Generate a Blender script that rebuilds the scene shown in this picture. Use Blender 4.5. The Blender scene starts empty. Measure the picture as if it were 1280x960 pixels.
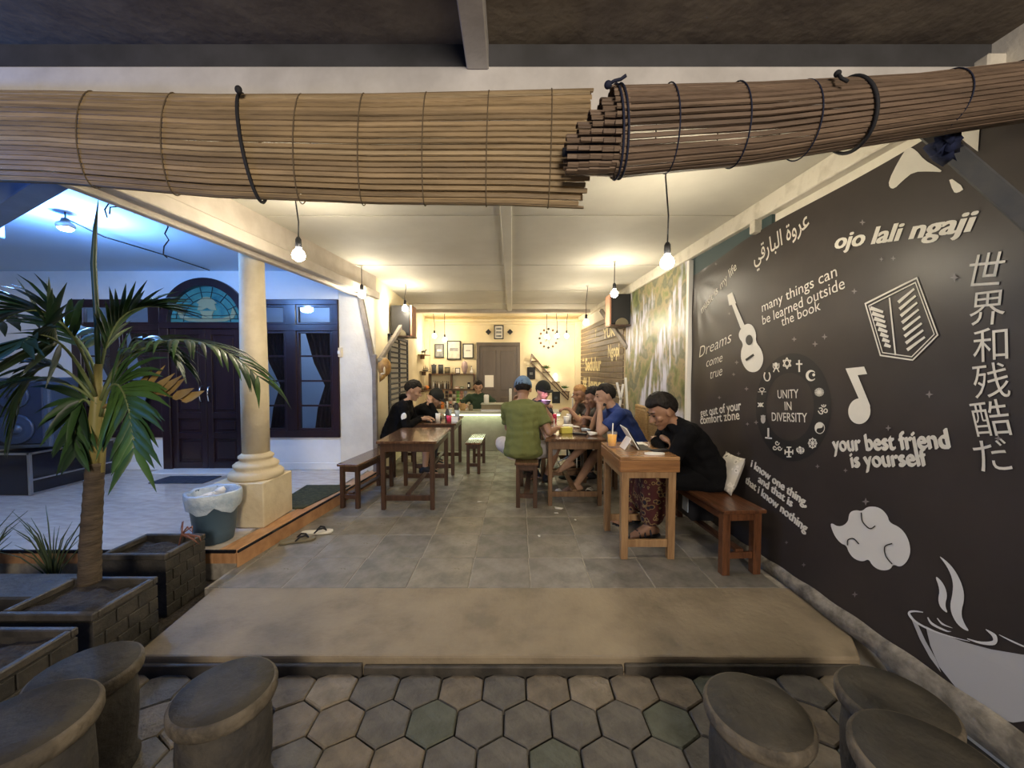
import bpy, bmesh, math, random
from math import sin, cos, pi, radians as R
from mathutils import Vector as V, Matrix, noise
from mathutils.geometry import tessellate_polygon

# ------------------------------------------------------------------ camera, world, light, exposure
SC = bpy.context.scene
COL = SC.collection
F = 483.0
TH = math.atan(17 / F)
CZ = 1.40
cam_d = bpy.data.cameras.new('camera'); cam = bpy.data.objects.new('camera', cam_d); COL.objects.link(cam)
cam.location = (0, 0, CZ); cam.rotation_euler = (pi / 2 - TH, 0, 0)
cam_d.sensor_width = 36; cam_d.lens = F / 1280 * 36; cam_d.clip_start = .02
SC.camera = cam
SC.view_settings.view_transform = 'Standard'; SC.view_settings.look = 'None'
SC.view_settings.gamma = 1; SC.view_settings.exposure = 0.66
SC.cycles.use_light_tree = True
SC.cycles.sample_clamp_indirect = 4.0
SC.cycles.max_bounces = 8; SC.cycles.diffuse_bounces = 5
w = bpy.data.worlds.new('night'); SC.world = w; w.use_nodes = True
w.node_tree.nodes['Background'].inputs[0].default_value = (.45, .52, .7, 1)
w.node_tree.nodes['Background'].inputs[1].default_value = .045

WARM = (1.0, .80, .50); WHITE = (1.0, .86, .62); COOL = (.75, .87, 1.0)

def light(name, kind, loc, energy, color, size=.05, rot=None, parent=None):
    d = bpy.data.lights.new(name, kind); d.energy = energy; d.color = color
    if kind == 'AREA': d.shape = 'DISK'; d.size = size
    elif kind == 'SUN': d.angle = size
    else: d.shadow_soft_size = size
    o = bpy.data.objects.new(name, d); COL.objects.link(o); o.location = loc
    if rot: o.rotation_euler = rot
    if parent: o.parent = parent
    return o
# the lane's lamps behind the photographer
light('lane_lamp', 'AREA', (.6, -3.4, 2.25), 125, (1.0, .87, .72), 1.2, (R(85), 0, R(5)))
# unseen light added beyond the left edge to imitate the blue lens glare
light('blue_glare_fill', 'POINT', (-2.35, .95, 1.95), 11, (.06, .28, 1.0), .08)

BULBS = [  # x, y, z of bulb, ceiling z, watts
    (-1.42, 2.60, 2.17, 2.60, 34), (-1.72, 4.46, 2.27, 2.60, 30), (-1.50, 5.45, 2.27, 2.60, 30),
    (.93, 2.34, 2.05, 2.60, 34), (1.13, 4.30, 2.25, 2.60, 30), (1.05, 5.50, 2.08, 2.60, 30),
    (-1.62, 8.10, 2.12, 2.62, 17), (-1.44, 8.30, 2.06, 2.62, 17),
    (1.14, 8.10, 2.12, 2.60, 15), (.94, 8.10, 2.12, 2.60, 15), (.74, 8.25, 2.12, 2.60, 15)]

# ------------------------------------------------------------------ helpers
def ray(px, py):
    x = (px - 640) / F; y = (480 - py) / F
    return V((x, cos(TH) + y * sin(TH), -sin(TH) + y * cos(TH)))
def P(px, py, Y):
    d = ray(px, py); return V((0, 0, CZ)) + d * (Y / d.y)
def G(px, py, z=0.0):
    d = ray(px, py); return V((0, 0, CZ)) + d * ((z - CZ) / d.z)
def Xw(y): return 1.79 - .0424 * (y - 2.55)
WD = V((.0424, -1, 0)).normalized()       # along the right wall, towards the camera
def Wp(px, py):                           # point on the right wall's banner plane
    d = ray(px, py)
    t = (1.79 + .0424 * 2.55) / (d.x + .0424 * d.y)
    return V((0, 0, CZ)) + d * t

MW = {}
def setp(o, label=None, cat=None, group=None, kind=None):
    if label: o['label'] = label
    if cat: o['category'] = cat
    if group: o['group'] = group
    if kind: o['kind'] = kind
    return o
def thing(name, label, cat, loc=(0, 0, 0), rz=0, group=None, kind=None):
    o = bpy.data.objects.new(name, None); COL.objects.link(o)
    o.empty_display_size = .1
    o.location = loc; o.rotation_euler = (0, 0, rz)
    MW[o] = Matrix.Translation(V(loc)) @ Matrix.Rotation(rz, 4, 'Z')
    return setp(o, label, cat, group, kind)
def dup(o, parent=None, loc=None, rz=None, label=None, group=None):
    c = o.copy(); COL.objects.link(c)
    if parent: c.parent = parent
    if loc is not None: c.location = loc
    if rz is not None: c.rotation_euler = (0, 0, rz)
    if label: c['label'] = label
    if group: c['group'] = group
    for ch in list(o.children): dup(ch, c)
    MW[c] = Matrix.Translation(V(c.location)) @ Matrix.Rotation(c.rotation_euler.z, 4, 'Z')
    return c

_ico = {}
def ico(n=2):
    if n not in _ico:
        b = bmesh.new(); bmesh.ops.create_icosphere(b, subdivisions=n, radius=1)
        _ico[n] = ([v.co.copy() for v in b.verts], [[v.index for v in f.verts] for f in b.faces]); b.free()
    return _ico[n]

class MB:
    def __init__(s): s.v = []; s.f = []; s.m = []; s.sm = []
    def add(s, vs, fs, mi=0, smooth=False):
        k = len(s.v); s.v += [V(x) for x in vs]
        for f in fs: s.f.append([k + i for i in f]); s.m.append(mi); s.sm.append(smooth)
        return s
    def box(s, c, d, rot=None, mi=0, taper=1.0):
        x, y, z = [a / 2 for a in d]; c = V(c)
        vs = [V((sx * x * (taper if sz < 0 else 1), sy * y * (taper if sz < 0 else 1), sz * z)) for sz in (-1, 1) for sy in (-1, 1) for sx in (-1, 1)]
        if rot is not None: vs = [rot @ v for v in vs]
        return s.add([v + c for v in vs], [(0, 2, 3, 1), (4, 5, 7, 6), (0, 1, 5, 4), (2, 6, 7, 3), (0, 4, 6, 2), (1, 3, 7, 5)], mi)
    def bx(s, x0, x1, y0, y1, z0, z1, mi=0): return s.box(((x0 + x1) / 2, (y0 + y1) / 2, (z0 + z1) / 2), (x1 - x0, y1 - y0, z1 - z0), None, mi)
    def bar(s, a, b, w, h, up=(0, 0, 1), mi=0):
        a = V(a); b = V(b); d = (b - a).normalized(); up = V(up)
        if abs(d.dot(up)) > .98: up = V((0, 1, 0))
        sd = d.cross(up).normalized(); u = sd.cross(d)
        vs = [p + sd * i * w / 2 + u * j * h / 2 for p in (a, b) for i, j in ((-1, -1), (1, -1), (1, 1), (-1, 1))]
        return s.add(vs, [(0, 1, 2, 3), (7, 6, 5, 4), (0, 4, 5, 1), (1, 5, 6, 2), (2, 6, 7, 3), (3, 7, 4, 0)], mi)
    def tube(s, pts, r, n=8, mi=0, caps=True):
        pts = [V(p) for p in pts]; m = len(pts)
        rs = r if isinstance(r, (list, tuple)) else [r] * m
        up = V((0, 0, 1)); prev = None; vs = []
        for i, p in enumerate(pts):
            d = (pts[min(i + 1, m - 1)] - pts[max(i - 1, 0)])
            d = d.normalized() if d.length > 1e-9 else V((0, 0, 1))
            if prev is None:
                a = d.cross(up) if abs(d.dot(up)) < .95 else d.cross(V((1, 0, 0)))
            else: a = prev - d * prev.dot(d)
            a.normalize(); prev = a; b = d.cross(a)
            for k in range(n):
                t = 2 * pi * k / n; vs.append(p + (a * cos(t) + b * sin(t)) * rs[i])
        fs = [(i * n + k, i * n + (k + 1) % n, (i + 1) * n + (k + 1) % n, (i + 1) * n + k) for i in range(m - 1) for k in range(n)]
        if caps: fs += [tuple(range(n))[::-1], tuple(range((m - 1) * n, m * n))]
        return s.add(vs, fs, mi, True)
    def lathe(s, prof, c=(0, 0, 0), n=24, mi=0, rot=None, sx=1, sy=1, smooth=True, caps=True):
        c = V(c); vs = []
        for r, z in prof:
            for k in range(n):
                t = 2 * pi * k / n; v = V((r * cos(t) * sx, r * sin(t) * sy, z))
                if rot is not None: v = rot @ v
                vs.append(v + c)
        m = len(prof)
        fs = [(i * n + k, i * n + (k + 1) % n, (i + 1) * n + (k + 1) % n, (i + 1) * n + k) for i in range(m - 1) for k in range(n)]
        s.add(vs, fs, mi, smooth)
        if caps:
            k0 = len(s.v) - m * n
            s.f.append([k0 + i for i in range(n)][::-1]); s.m.append(mi); s.sm.append(False)
            s.f.append([k0 + (m - 1) * n + i for i in range(n)]); s.m.append(mi); s.sm.append(False)
        return s
    def ell(s, c, r, rot=None, n=3, mi=0):
        vs, fs = ico(n); c = V(c); r = (r, r, r) if isinstance(r, (int, float)) else r
        o = []
        for v in vs:
            q = V((v.x * r[0], v.y * r[1], v.z * r[2]))
            if rot is not None: q = rot @ q
            o.append(q + c)
        return s.add(o, fs, mi, True)
    def hull(s, pts, mi=0):
        b = bmesh.new(); vs = [b.verts.new(p) for p in pts]
        bmesh.ops.convex_hull(b, input=vs)
        bmesh.ops.delete(b, geom=[v for v in b.verts if not v.link_faces], context='VERTS')
        bmesh.ops.recalc_face_normals(b, faces=b.faces)
        b.verts.index_update()
        s.add([v.co.copy() for v in b.verts], [[v.index for v in f.verts] for f in b.faces], mi, True); b.free(); return s
    def prism(s, poly, z0, z1, M=None, mi=0):
        n = len(poly); M = M or Matrix()
        vs = [M @ V((x, y, z)) for z in (z0, z1) for x, y in poly]
        tri = tessellate_polygon([[V((x, y, 0)) for x, y in poly]])
        fs = [(i, (i + 1) % n, n + (i + 1) % n, n + i) for i in range(n)]
        area = sum(poly[i][0] * poly[(i + 1) % n][1] - poly[(i + 1) % n][0] * poly[i][1] for i in range(n))
        for t in tri:
            t = list(t)
            ar = (poly[t[1]][0] - poly[t[0]][0]) * (poly[t[2]][1] - poly[t[0]][1]) - (poly[t[2]][0] - poly[t[0]][0]) * (poly[t[1]][1] - poly[t[0]][1])
            if ar < 0: t = t[::-1]
            fs.append([n + i for i in t]); fs.append(t[::-1])
        if area < 0: fs[:n] = [f[::-1] for f in fs[:n]]
        return s.add(vs, fs, mi)
    def flat(s, pts, mi=0):
        """flat face from 3-D points lying on one plane"""
        tri = tessellate_polygon([[V(p) for p in pts]])
        return s.add(pts, [list(t) for t in tri], mi)
    def build(s, name, mats, parent=None, world=True, bevel=0, label=None, kind=None, seg=1):
        vs = s.v
        if parent is not None and world:
            inv = MW[parent].inverted(); vs = [inv @ v for v in vs]
        me = bpy.data.meshes.new(name); me.from_pydata([tuple(v) for v in vs], [], s.f)
        for m in (mats if isinstance(mats, (list, tuple)) else [mats]): me.materials.append(m)
        me.polygons.foreach_set('material_index', s.m); me.polygons.foreach_set('use_smooth', s.sm)
        me.update()
        return link(name, me, parent, bevel, label, kind, seg)
def link(name, me, parent=None, bevel=0, label=None, kind=None, seg=1):
    o = bpy.data.objects.new(name, me); COL.objects.link(o)
    if parent is not None: o.parent = parent; MW[o] = MW[parent]
    else: MW[o] = Matrix()
    if bevel:
        b = o.modifiers.new('bevel', 'BEVEL'); b.width = bevel; b.segments = seg; b.limit_method = 'ANGLE'; b.angle_limit = R(40)
    if label: o['label'] = label
    if kind: o['kind'] = kind
    return o
def struct(mb, name, mat, **k): return setp(mb.build(name, mat, **k), kind='structure')
def single(mb, name, mat, label, cat, group=None, **k): return setp(mb.build(name, mat, **k), label, cat, group)

# ------------------------------------------------------------------ materials
def mat(name, c, rough=.6, c2=None, scale=8, bump=0, bscale=None, metal=0, spec=.5, emit=None, estr=0, trans=0, stretch=(1, 1, 1), lo=.35, hi=.65, detail=5, ior=1.45, coat=0, c3=None, sheen=0, rough2=None):
    m = bpy.data.materials.new(name); m.use_nodes = True; nt = m.node_tree; N = nt.nodes; L = nt.links
    b = N['Principled BSDF']
    b.inputs['Base Color'].default_value = (*c, 1); b.inputs['Roughness'].default_value = rough
    b.inputs['Metallic'].default_value = metal; b.inputs['Specular IOR Level'].default_value = spec
    b.inputs['Transmission Weight'].default_value = trans; b.inputs['IOR'].default_value = ior
    b.inputs['Coat Weight'].default_value = coat; b.inputs['Sheen Weight'].default_value = sheen
    if emit: b.inputs['Emission Color'].default_value = (*emit, 1); b.inputs['Emission Strength'].default_value = estr
    if c2 or bump or rough2:
        tc = N.new('ShaderNodeTexCoord'); mp = N.new('ShaderNodeMapping'); mp.inputs['Scale'].default_value = stretch
        L.new(tc.outputs['Object'], mp.inputs[0])
        n = N.new('ShaderNodeTexNoise'); n.inputs['Scale'].default_value = scale; n.inputs['Detail'].default_value = detail; n.inputs['Roughness'].default_value = .6
        L.new(mp.outputs[0], n.inputs['Vector'])
        if c2:
            r = N.new('ShaderNodeValToRGB'); r.color_ramp.elements[0].position = lo; r.color_ramp.elements[1].position = hi
            r.color_ramp.elements[0].color = (*c, 1); r.color_ramp.elements[1].color = (*c2, 1)
            if c3: e = r.color_ramp.elements.new((lo + hi) / 2); e.color = (*c3, 1)
            L.new(n.outputs['Fac'], r.inputs[0]); L.new(r.outputs[0], b.inputs['Base Color'])
        if rough2:
            mr = N.new('ShaderNodeMapRange'); mr.inputs[1].default_value = .35; mr.inputs[2].default_value = .65; mr.inputs[3].default_value = rough; mr.inputs[4].default_value = rough2
            L.new(n.outputs['Fac'], mr.inputs[0]); L.new(mr.outputs[0], b.inputs['Roughness'])
        if bump:
            n2 = n
            if bscale:
                n2 = N.new('ShaderNodeTexNoise'); n2.inputs['Scale'].default_value = bscale; n2.inputs['Detail'].default_value = 6
                L.new(mp.outputs[0], n2.inputs['Vector'])
            bp = N.new('ShaderNodeBump'); bp.inputs['Strength'].default_value = min(1, bump); bp.inputs['Distance'].default_value = .01
            L.new(n2.outputs['Fac'], bp.inputs['Height']); L.new(bp.outputs[0], b.inputs['Normal'])
    return m
M = {}
M['plaster'] = mat('plaster', (.78, .74, .64), .8, (.66, .62, .53), 3, .25, 40)
M['ceil'] = mat('ceiling_paint', (.60, .575, .50), .75, (.52, .495, .43), 1.6, .1, 30)
M['backwall'] = mat('cream_wall', (.86, .76, .53), .75, (.78, .67, .44), 2.5, .2, 30)
M['trim'] = mat('trim_paint', (.66, .62, .53), .6, (.42, .38, .30), 9, .3, 40, lo=.5, hi=.8)
M['beamcream'] = mat('beam_paint', (.60, .54, .47), .6, (.50, .44, .37), 6, .1, 40)
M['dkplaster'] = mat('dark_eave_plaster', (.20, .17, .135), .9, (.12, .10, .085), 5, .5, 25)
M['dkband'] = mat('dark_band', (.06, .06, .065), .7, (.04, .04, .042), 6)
M['whbeam'] = mat('white_beam', (.62, .60, .58), .7, (.48, .46, .44), 4, .2, 30)
M['slab'] = mat('concrete_slab', (.31, .25, .165), .72, (.20, .16, .105), 3.2, .5, 30, rough2=.6, c3=(.27, .215, .142))
M['grout'] = mat('grout', (.42, .38, .31), .9, (.28, .25, .21), 20, .3)
TILES = [mat('stone_tile', (.27, .24, .19), .24, (.155, .14, .115), 4.5, .35, 26, rough2=.55),
         mat('stone_tile_b', (.22, .20, .17), .28, (.13, .12, .10), 5.5, .35, 22, rough2=.6),
         mat('stone_tile_c', (.28, .255, .215), .26, (.165, .15, .13), 5, .35, 28, rough2=.55)]
HEXM = [mat('hex_a', (.21, .17, .12), .8, (.12, .10, .072), 9, .8, 45),
        mat('hex_b', (.15, .135, .11), .8, (.09, .082, .07), 9, .8, 45),
        mat('hex_c', (.28, .235, .17), .75, (.16, .13, .09), 8, .8, 45),
        mat('hex_d', (.12, .125, .095), .85, (.08, .085, .06), 9, .8, 45)]
M['joint'] = mat('paver_joint', (.06, .052, .042), .95, (.03, .028, .022), 20, .6)
M['soil'] = mat('soil', (.028, .022, .018), .95, (.06, .048, .036), 35, 1, 60)
M['marble'] = mat('porch_tile', (.62, .56, .50), .10, (.46, .41, .37), 5, 0, stretch=(1, 3, 1))
M['porchedge'] = mat('orange_edge_tile', (.56, .31, .15), .35, (.40, .20, .09), 9, .1, stretch=(3, 1, 1))
M['black'] = mat('black', (.01, .01, .012), .5)
M['blackgloss'] = mat('black_gloss', (.012, .012, .016), .15)
M['rubber'] = mat('rubber', (.02, .02, .024), .7)
M['darkwood'] = mat('dark_door_wood', (.030, .013, .016), .3, (.016, .008, .010), 6, .2, stretch=(1, 1, .15), coat=.2)
M['tablewood'] = mat('brown_table_wood', (.115, .055, .030), .38, (.055, .027, .016), 7, .25, stretch=(6, .5, 1), coat=.15)
M['tabletop'] = mat('brown_table_top', (.155, .082, .045), .2, (.072, .036, .02), 6, .2, stretch=(7, .6, 1), coat=.3)
M['legwood'] = mat('brown_leg_wood', (.080, .038, .020), .45, (.042, .020, .011), 7, .2, stretch=(6, 6, .5))
M['redwood'] = mat('red_bench_wood', (.15, .060, .027), .28, (.07, .028, .013), 6, .25, stretch=(7, .7, 1), coat=.25)
M['oak'] = mat('honey_wood', (.40, .245, .12), .42, (.25, .14, .065), 5, .3, stretch=(6, 6, .6), coat=.1)
M['oaktop'] = mat('honey_top', (.40, .22, .10), .25, (.24, .12, .05), 5, .2, stretch=(1, 7, 1), coat=.3)
M['oakband'] = mat('honey_band', (.33, .155, .055), .4, (.19, .085, .03), 4, .3, stretch=(.8, 1, 9), coat=.1)
M['midwood'] = mat('mid_wood', (.20, .115, .06), .4, (.11, .06, .03), 6, .25, stretch=(6, 6, .6))
M['bamboo'] = [mat('bamboo_' + 'abcd'[i], c, .55, tuple(x * .62 for x in c), 5, .35, 40, stretch=(.7, 8, 8)) for i, c in enumerate([(.42, .30, .165), (.36, .255, .135), (.47, .35, .20), (.31, .22, .12)])]
M['bambooD'] = [mat('bamboo_dark_' + 'ab'[i], c, .6, tuple(x * .6 for x in c), 5, .35, 40, stretch=(.7, 8, 8)) for i, c in enumerate([(.23, .16, .11), (.19, .13, .09)])]
M['twine'] = mat('twine', (.13, .095, .055), .9)
M['cord'] = mat('dark_cord', (.018, .018, .022), .8)
M['navycord'] = mat('navy_cord', (.012, .016, .04), .8)
M['banner'] = mat('banner_vinyl', (.032, .0265, .0255), .40, (.042, .034, .032), 2, .12, 3, spec=.35)
M['ring'] = mat('banner_ring', (.009, .009, .010), .5)
M['print'] = mat('banner_print', (.70, .67, .60), .5, (.62, .60, .54), 5)
M['printg'] = mat('banner_print_grey', (.36, .35, .35), .5)
M['stargrey'] = mat('star_print', (.20, .18, .18), .5)
M['hem'] = mat('banner_hem', (.30, .27, .22), .8, (.12, .105, .085), 14, .8, 30)
M['stool'] = mat('stool_concrete', (.062, .053, .038), .7, (.028, .025, .020), 7, .8, 34)
M['stoolrim'] = mat('stool_rim', (.17, .14, .10), .75, (.06, .05, .038), 10, .8, 40)
M['stoolbody'] = mat('stool_body', (.035, .032, .03), .8, (.06, .052, .042), 12, .8, 40)
M['planter'] = mat('planter_concrete', (.032, .03, .026), .6, (.06, .053, .043), 9, .6, 30)
M['planterrim'] = mat('planter_rim', (.085, .074, .06), .5, (.04, .036, .03), 9, .5, 30)
M['leaf'] = [mat('palm_leaf_' + 'abc'[i], c, .45, tuple(x * .6 for x in c), 6, .1) for i, c in enumerate([(.04, .095, .026), (.02, .048, .02), (.07, .15, .035)])]  # second tone is darkened to imitate fronds seen against the light
M['deadleaf'] = mat('dry_leaf', (.38, .27, .10), .7, (.24, .15, .05), 8, .2)
M['rachis'] = mat('frond_stalk', (.16, .20, .08), .5)
M['crownshaft'] = mat('crownshaft', (.33, .27, .10), .45, (.20, .19, .06), 5, .1, stretch=(4, 4, .5))
M['trunk'] = mat('palm_trunk', (.115, .085, .055), .85, (.055, .04, .027), 10, .7, 30, stretch=(1, 1, 4))
M['bin'] = mat('bin_plastic', (.07, .12, .17), .45)
M['bag'] = mat('bin_bag', (.55, .63, .72), .25, (.35, .45, .58), 14, 1, 22, coat=.3)
M['paper'] = mat('paper', (.82, .80, .74), .7)
M['white'] = mat('white_paint', (.80, .79, .75), .35)
M['steel'] = mat('steel', (.5, .5, .5), .3, metal=1)
M['chrome'] = mat('chrome', (.8, .8, .8), .12, metal=1)
M['glass'] = mat('glass', (.95, .97, 1), .03); M['glass'].node_tree.nodes['Principled BSDF'].inputs['Alpha'].default_value = .09
M['pane'] = mat('window_pane', (.80, .88, 1), .03, trans=1)
M['colcream'] = mat('column_cream', (.72, .62, .43), .7, (.60, .50, .33), 5, .5, 20)
M['mildew'] = mat('green_mat', (.06, .065, .03), .95, (.02, .022, .012), 22, 1, 50)
M['navy'] = mat('door_mat', (.015, .022, .04), .9, (.05, .06, .09), 18, .4)
M['skin'] = [mat('skin_' + 'abc'[i], c, .5, tuple(x * .88 for x in c), 14, .05) for i, c in enumerate([(.36, .20, .125), (.30, .16, .095), (.45, .27, .18)])]
M['hair'] = mat('black_hair', (.006, .005, .005), .6, (.016, .012, .010), 60, .6, 90, stretch=(1, 1, .3), spec=.25)
M['blond'] = mat('blond_hair', (.45, .24, .08), .6, (.24, .12, .04), 60, .6, 90)
M['tblack'] = mat('black_cloth', (.005, .005, .006), .95, bump=.25, bscale=30, spec=.15)
M['tgreen'] = mat('olive_cloth', (.155, .17, .055), .9, (.12, .135, .042), 5, .25, 120)
M['tblue'] = mat('blue_cloth', (.018, .045, .20), .8, (.013, .032, .15), 5, .25, 90)
M['tgrey'] = mat('grey_cloth', (.10, .095, .085), .9, bump=.2, bscale=90)
M['tdark'] = mat('charcoal_cloth', (.025, .028, .035), .9, bump=.2, bscale=60)
M['tdgreen'] = mat('dark_green_cloth', (.03, .055, .03), .9, bump=.2, bscale=60)
M['tpale'] = mat('pale_shorts_cloth', (.55, .52, .52), .9, bump=.2, bscale=60)
M['tkhaki'] = mat('khaki_cloth', (.20, .17, .11), .9, bump=.2, bscale=60)
M['capblue'] = mat('cap_blue_cloth', (.10, .18, .30), .9, (.16, .25, .38), 14, .2, 60)
M['capblack'] = mat('cap_black_cloth', (.008, .01, .009), .85)
M['mask'] = mat('face_wood', (.42, .24, .06), .55, (.20, .10, .03), 12, .6, 20)
M['speaker'] = mat('speaker_shell', (.055, .075, .11), .5, bump=.3, bscale=90)
M['grille'] = mat('speaker_grille', (.02, .028, .05), .5)
M['cone'] = mat('speaker_cone', (.035, .05, .085), .35)
M['orangecloth'] = mat('pinkish_wood', (.45, .24, .16), .6)
M['concrete'] = mat('counter_concrete', (.30, .29, .23), .7, (.22, .21, .165), 3, .3, 20)
M['countertop'] = mat('counter_top', (.45, .46, .38), .3)
M['led'] = mat('led_strip', (.9, 1, .8), .5, emit=(.88, 1, .62), estr=5)
M['rattan'] = mat('rattan', (.50, .33, .15), .6, (.30, .18, .07), 30, .8, 60, stretch=(1, 1, 3))
M['orange_drink'] = mat('orange_drink', (.95, .46, .0), .15, emit=(.85, .42, .01), estr=0)
M['pink_drink'] = mat('pink_drink', (.70, .05, .12), .15)
M['screenglow'] = mat('phone_screen', (.5, .5, .6), .3, emit=(1, .75, .95), estr=3)
M['brown'] = mat('brown_print', (.16, .08, .035), .6)
M['bluerag'] = mat('navy_rag', (.008, .014, .05), .9, bump=.3, bscale=30)
M['strut'] = mat('strut_wood', (.055, .06, .07), .8, (.09, .09, .088), 6, .3, 20)
M['polewood'] = mat('pole_paint', (.24, .21, .18), .6, (.14, .12, .10), 8, .3, 25)
M['housewall'] = mat('house_wall', (.80, .80, .79), .75, (.72, .72, .71), 2, .1, 30)
M['curtain'] = mat('brown_curtain', (.06, .035, .035), .9, (.03, .02, .02), 20, .3, stretch=(4, 1, .2))
M['bluewall'] = mat('room_blue', (.45, .52, .62), .8)
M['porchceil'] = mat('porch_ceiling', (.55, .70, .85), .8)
M['bluebeam'] = mat('porch_beam', (.30, .42, .62), .7, (.22, .32, .5), 3)  # blue glare of the porch lamp is put into the beam colour
def stained():
    m = mat('stained_glass', (.055, .20, .17), .25, (.03, .15, .16), 4, .2, 14, c3=(.09, .26, .21)); return m
M['stain'] = stained()
M['gold'] = mat('pale_gold_glass', (.33, .32, .17), .3)
def batik(name, a, b, c):
    m = bpy.data.materials.new(name); m.use_nodes = True; nt = m.node_tree; N = nt.nodes; L = nt.links
    tc = N.new('ShaderNodeTexCoord'); vo = N.new('ShaderNodeTexVoronoi'); vo.inputs['Scale'].default_value = 24
    n = N.new('ShaderNodeTexNoise'); n.inputs['Scale'].default_value = 9; n.inputs['Detail'].default_value = 3
    L.new(tc.outputs['Object'], vo.inputs['Vector']); L.new(tc.outputs['Object'], n.inputs['Vector'])
    r = N.new('ShaderNodeValToRGB'); e = r.color_ramp.elements; e[0].position = .0; e[0].color = (*a, 1); e[1].position = .62; e[1].color = (*b, 1)
    k = e.new(.54); k.color = (*a, 1); k = e.new(.70); k.color = (*c, 1); k = e.new(.74); k.color = (*b, 1)
    mx = N.new('ShaderNodeMath'); mx.operation = 'MULTIPLY_ADD'; mx.inputs[1].default_value = .55
    L.new(vo.outputs['Distance'], mx.inputs[0]); L.new(n.outputs['Fac'], mx.inputs[2])
    L.new(mx.outputs[0], r.inputs[0]); L.new(r.outputs[0], N['Principled BSDF'].inputs['Base Color'])
    N['Principled BSDF'].inputs['Roughness'].default_value = .85
    return m
M['batik'] = batik('batik_cloth', (.008, .010, .018), (.065, .012, .010), (.30, .22, .09))
M['pillow'] = batik('pillow_cloth', (.12, .11, .10), (.50, .47, .42), (.70, .66, .6))
def waterfall():
    m = bpy.data.materials.new('waterfall_poster'); m.use_nodes = True; nt = m.node_tree; N = nt.nodes; L = nt.links
    tc = N.new('ShaderNodeTexCoord')
    def nz(scale, st, det=5):
        mp = N.new('ShaderNodeMapping'); mp.inputs['Scale'].default_value = st; L.new(tc.outputs['Object'], mp.inputs[0])
        n = N.new('ShaderNodeTexNoise'); n.inputs['Scale'].default_value = scale; n.inputs['Detail'].default_value = det; L.new(mp.outputs[0], n.inputs['Vector']); return n
    def ramp(n, els):
        r = N.new('ShaderNodeValToRGB'); e = r.color_ramp.elements
        e[0].position, e[0].color = els[0][0], (*els[0][1], 1); e[1].position, e[1].color = els[-1][0], (*els[-1][1], 1)
        for p, c in els[1:-1]: k = e.new(p); k.color = (*c, 1)
        L.new(n, r.inputs[0]); return r.outputs[0]
    base = ramp(nz(5, (1, 1, 1), 9).outputs['Fac'], [(.3, (.05, .065, .03)), (.42, (.17, .19, .07)), (.5, (.30, .24, .14)), (.58, (.10, .12, .07)), (.7, (.22, .20, .16))])
    streak = ramp(nz(13, (1, 1, .22), 7).outputs['Fac'], [(.44, (0, 0, 0)), (.58, (1, 1, 1))])
    area = ramp(nz(1.6, (1, 1, .8), 5).outputs['Fac'], [(.47, (0, 0, 0)), (.53, (1, 1, 1))])
    mm = N.new('ShaderNodeMath'); mm.operation = 'MULTIPLY'; L.new(streak, mm.inputs[0]); L.new(area, mm.inputs[1])
    mx = N.new('ShaderNodeMix'); mx.data_type = 'RGBA'; L.new(mm.outputs[0], mx.inputs['Factor']); L.new(base, mx.inputs['A']); mx.inputs['B'].default_value = (.58, .58, .70, 1)
    b = N['Principled BSDF']; L.new(mx.outputs['Result'], b.inputs['Base Color']); b.inputs['Roughness'].default_value = .4
    return m
M['waterfall'] = waterfall()

# ------------------------------------------------------------------ setting: ground, slab, floors
mb = MB(); mb.bx(-9, 3, -4, 1.86, -.30, -.105)
ground = struct(mb, 'ground', M['joint'])
random.seed(4)
hexes = {}
def hexmesh(k):
    mb = MB(); r = .1155 * .965
    pr = [(r * cos(pi / 6 + i * pi / 3), r * sin(pi / 6 + i * pi / 3)) for i in range(6)]
    inn = [(x * .95, y * .95) for x, y in pr]
    vs = [(x, y, -.03) for x, y in pr] + [(x, y, -.006) for x, y in pr] + [(x, y, 0) for x, y in inn]
    fs = [(i, (i + 1) % 6, 6 + (i + 1) % 6, 6 + i) for i in range(6)] + [(6 + i, 6 + (i + 1) % 6, 12 + (i + 1) % 6, 12 + i) for i in range(6)] + [tuple(range(12, 18))]
    mb.add(vs, fs)
    me = bpy.data.meshes.new('paver'); me.from_pydata([tuple(v) for v in mb.v], [], mb.f); me.materials.append(HEXM[k]); return me
hm = [hexmesh(k) for k in range(4)]
for r_ in range(9):
    y = 1.745 - r_ * .1735
    for c_ in range(-12, 12):
        x = c_ * .2 + (.1 if r_ % 2 else 0) - .035
        if abs(x) > 1.05 * (y + .35) + .5 or x > Xw(y) - .13 or x < -2.35: continue
        o = link('paver', hm[random.choice([0, 0, 1, 1, 2, 3])], ground)
        o.location = (x, y, -.075 + random.uniform(-.004, .004)); o.rotation_euler = (random.uniform(-.012, .012), random.uniform(-.012, .012), random.uniform(-.02, .02))
mb = MB(); mb.prism([(-1.86, 1.845), (.0, 1.85), (1.70, 1.835), (1.80, 2.0), (1.80, 2.44), (-1.92, 2.44)], -.2, 0)
struct(mb, 'trim_1', M['slab'], bevel=.012, seg=2)
mb = MB()
for i, x in enumerate([-1.86, -.72, .55]):
    x1 = [-.73, .54, 1.69][i]; mb.bx(x, x1, 1.822, 1.845, -.15, -.03 - .008 * (i % 2))
struct(mb, 'trim_2', M['planterrim'], bevel=.004)
mb = MB(); mb.bx(-1.98, 1.84, 2.44, 8.9, -.2, -.004)
floor = struct(mb, 'floor', M['grout'])
tc_ = {}
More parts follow.
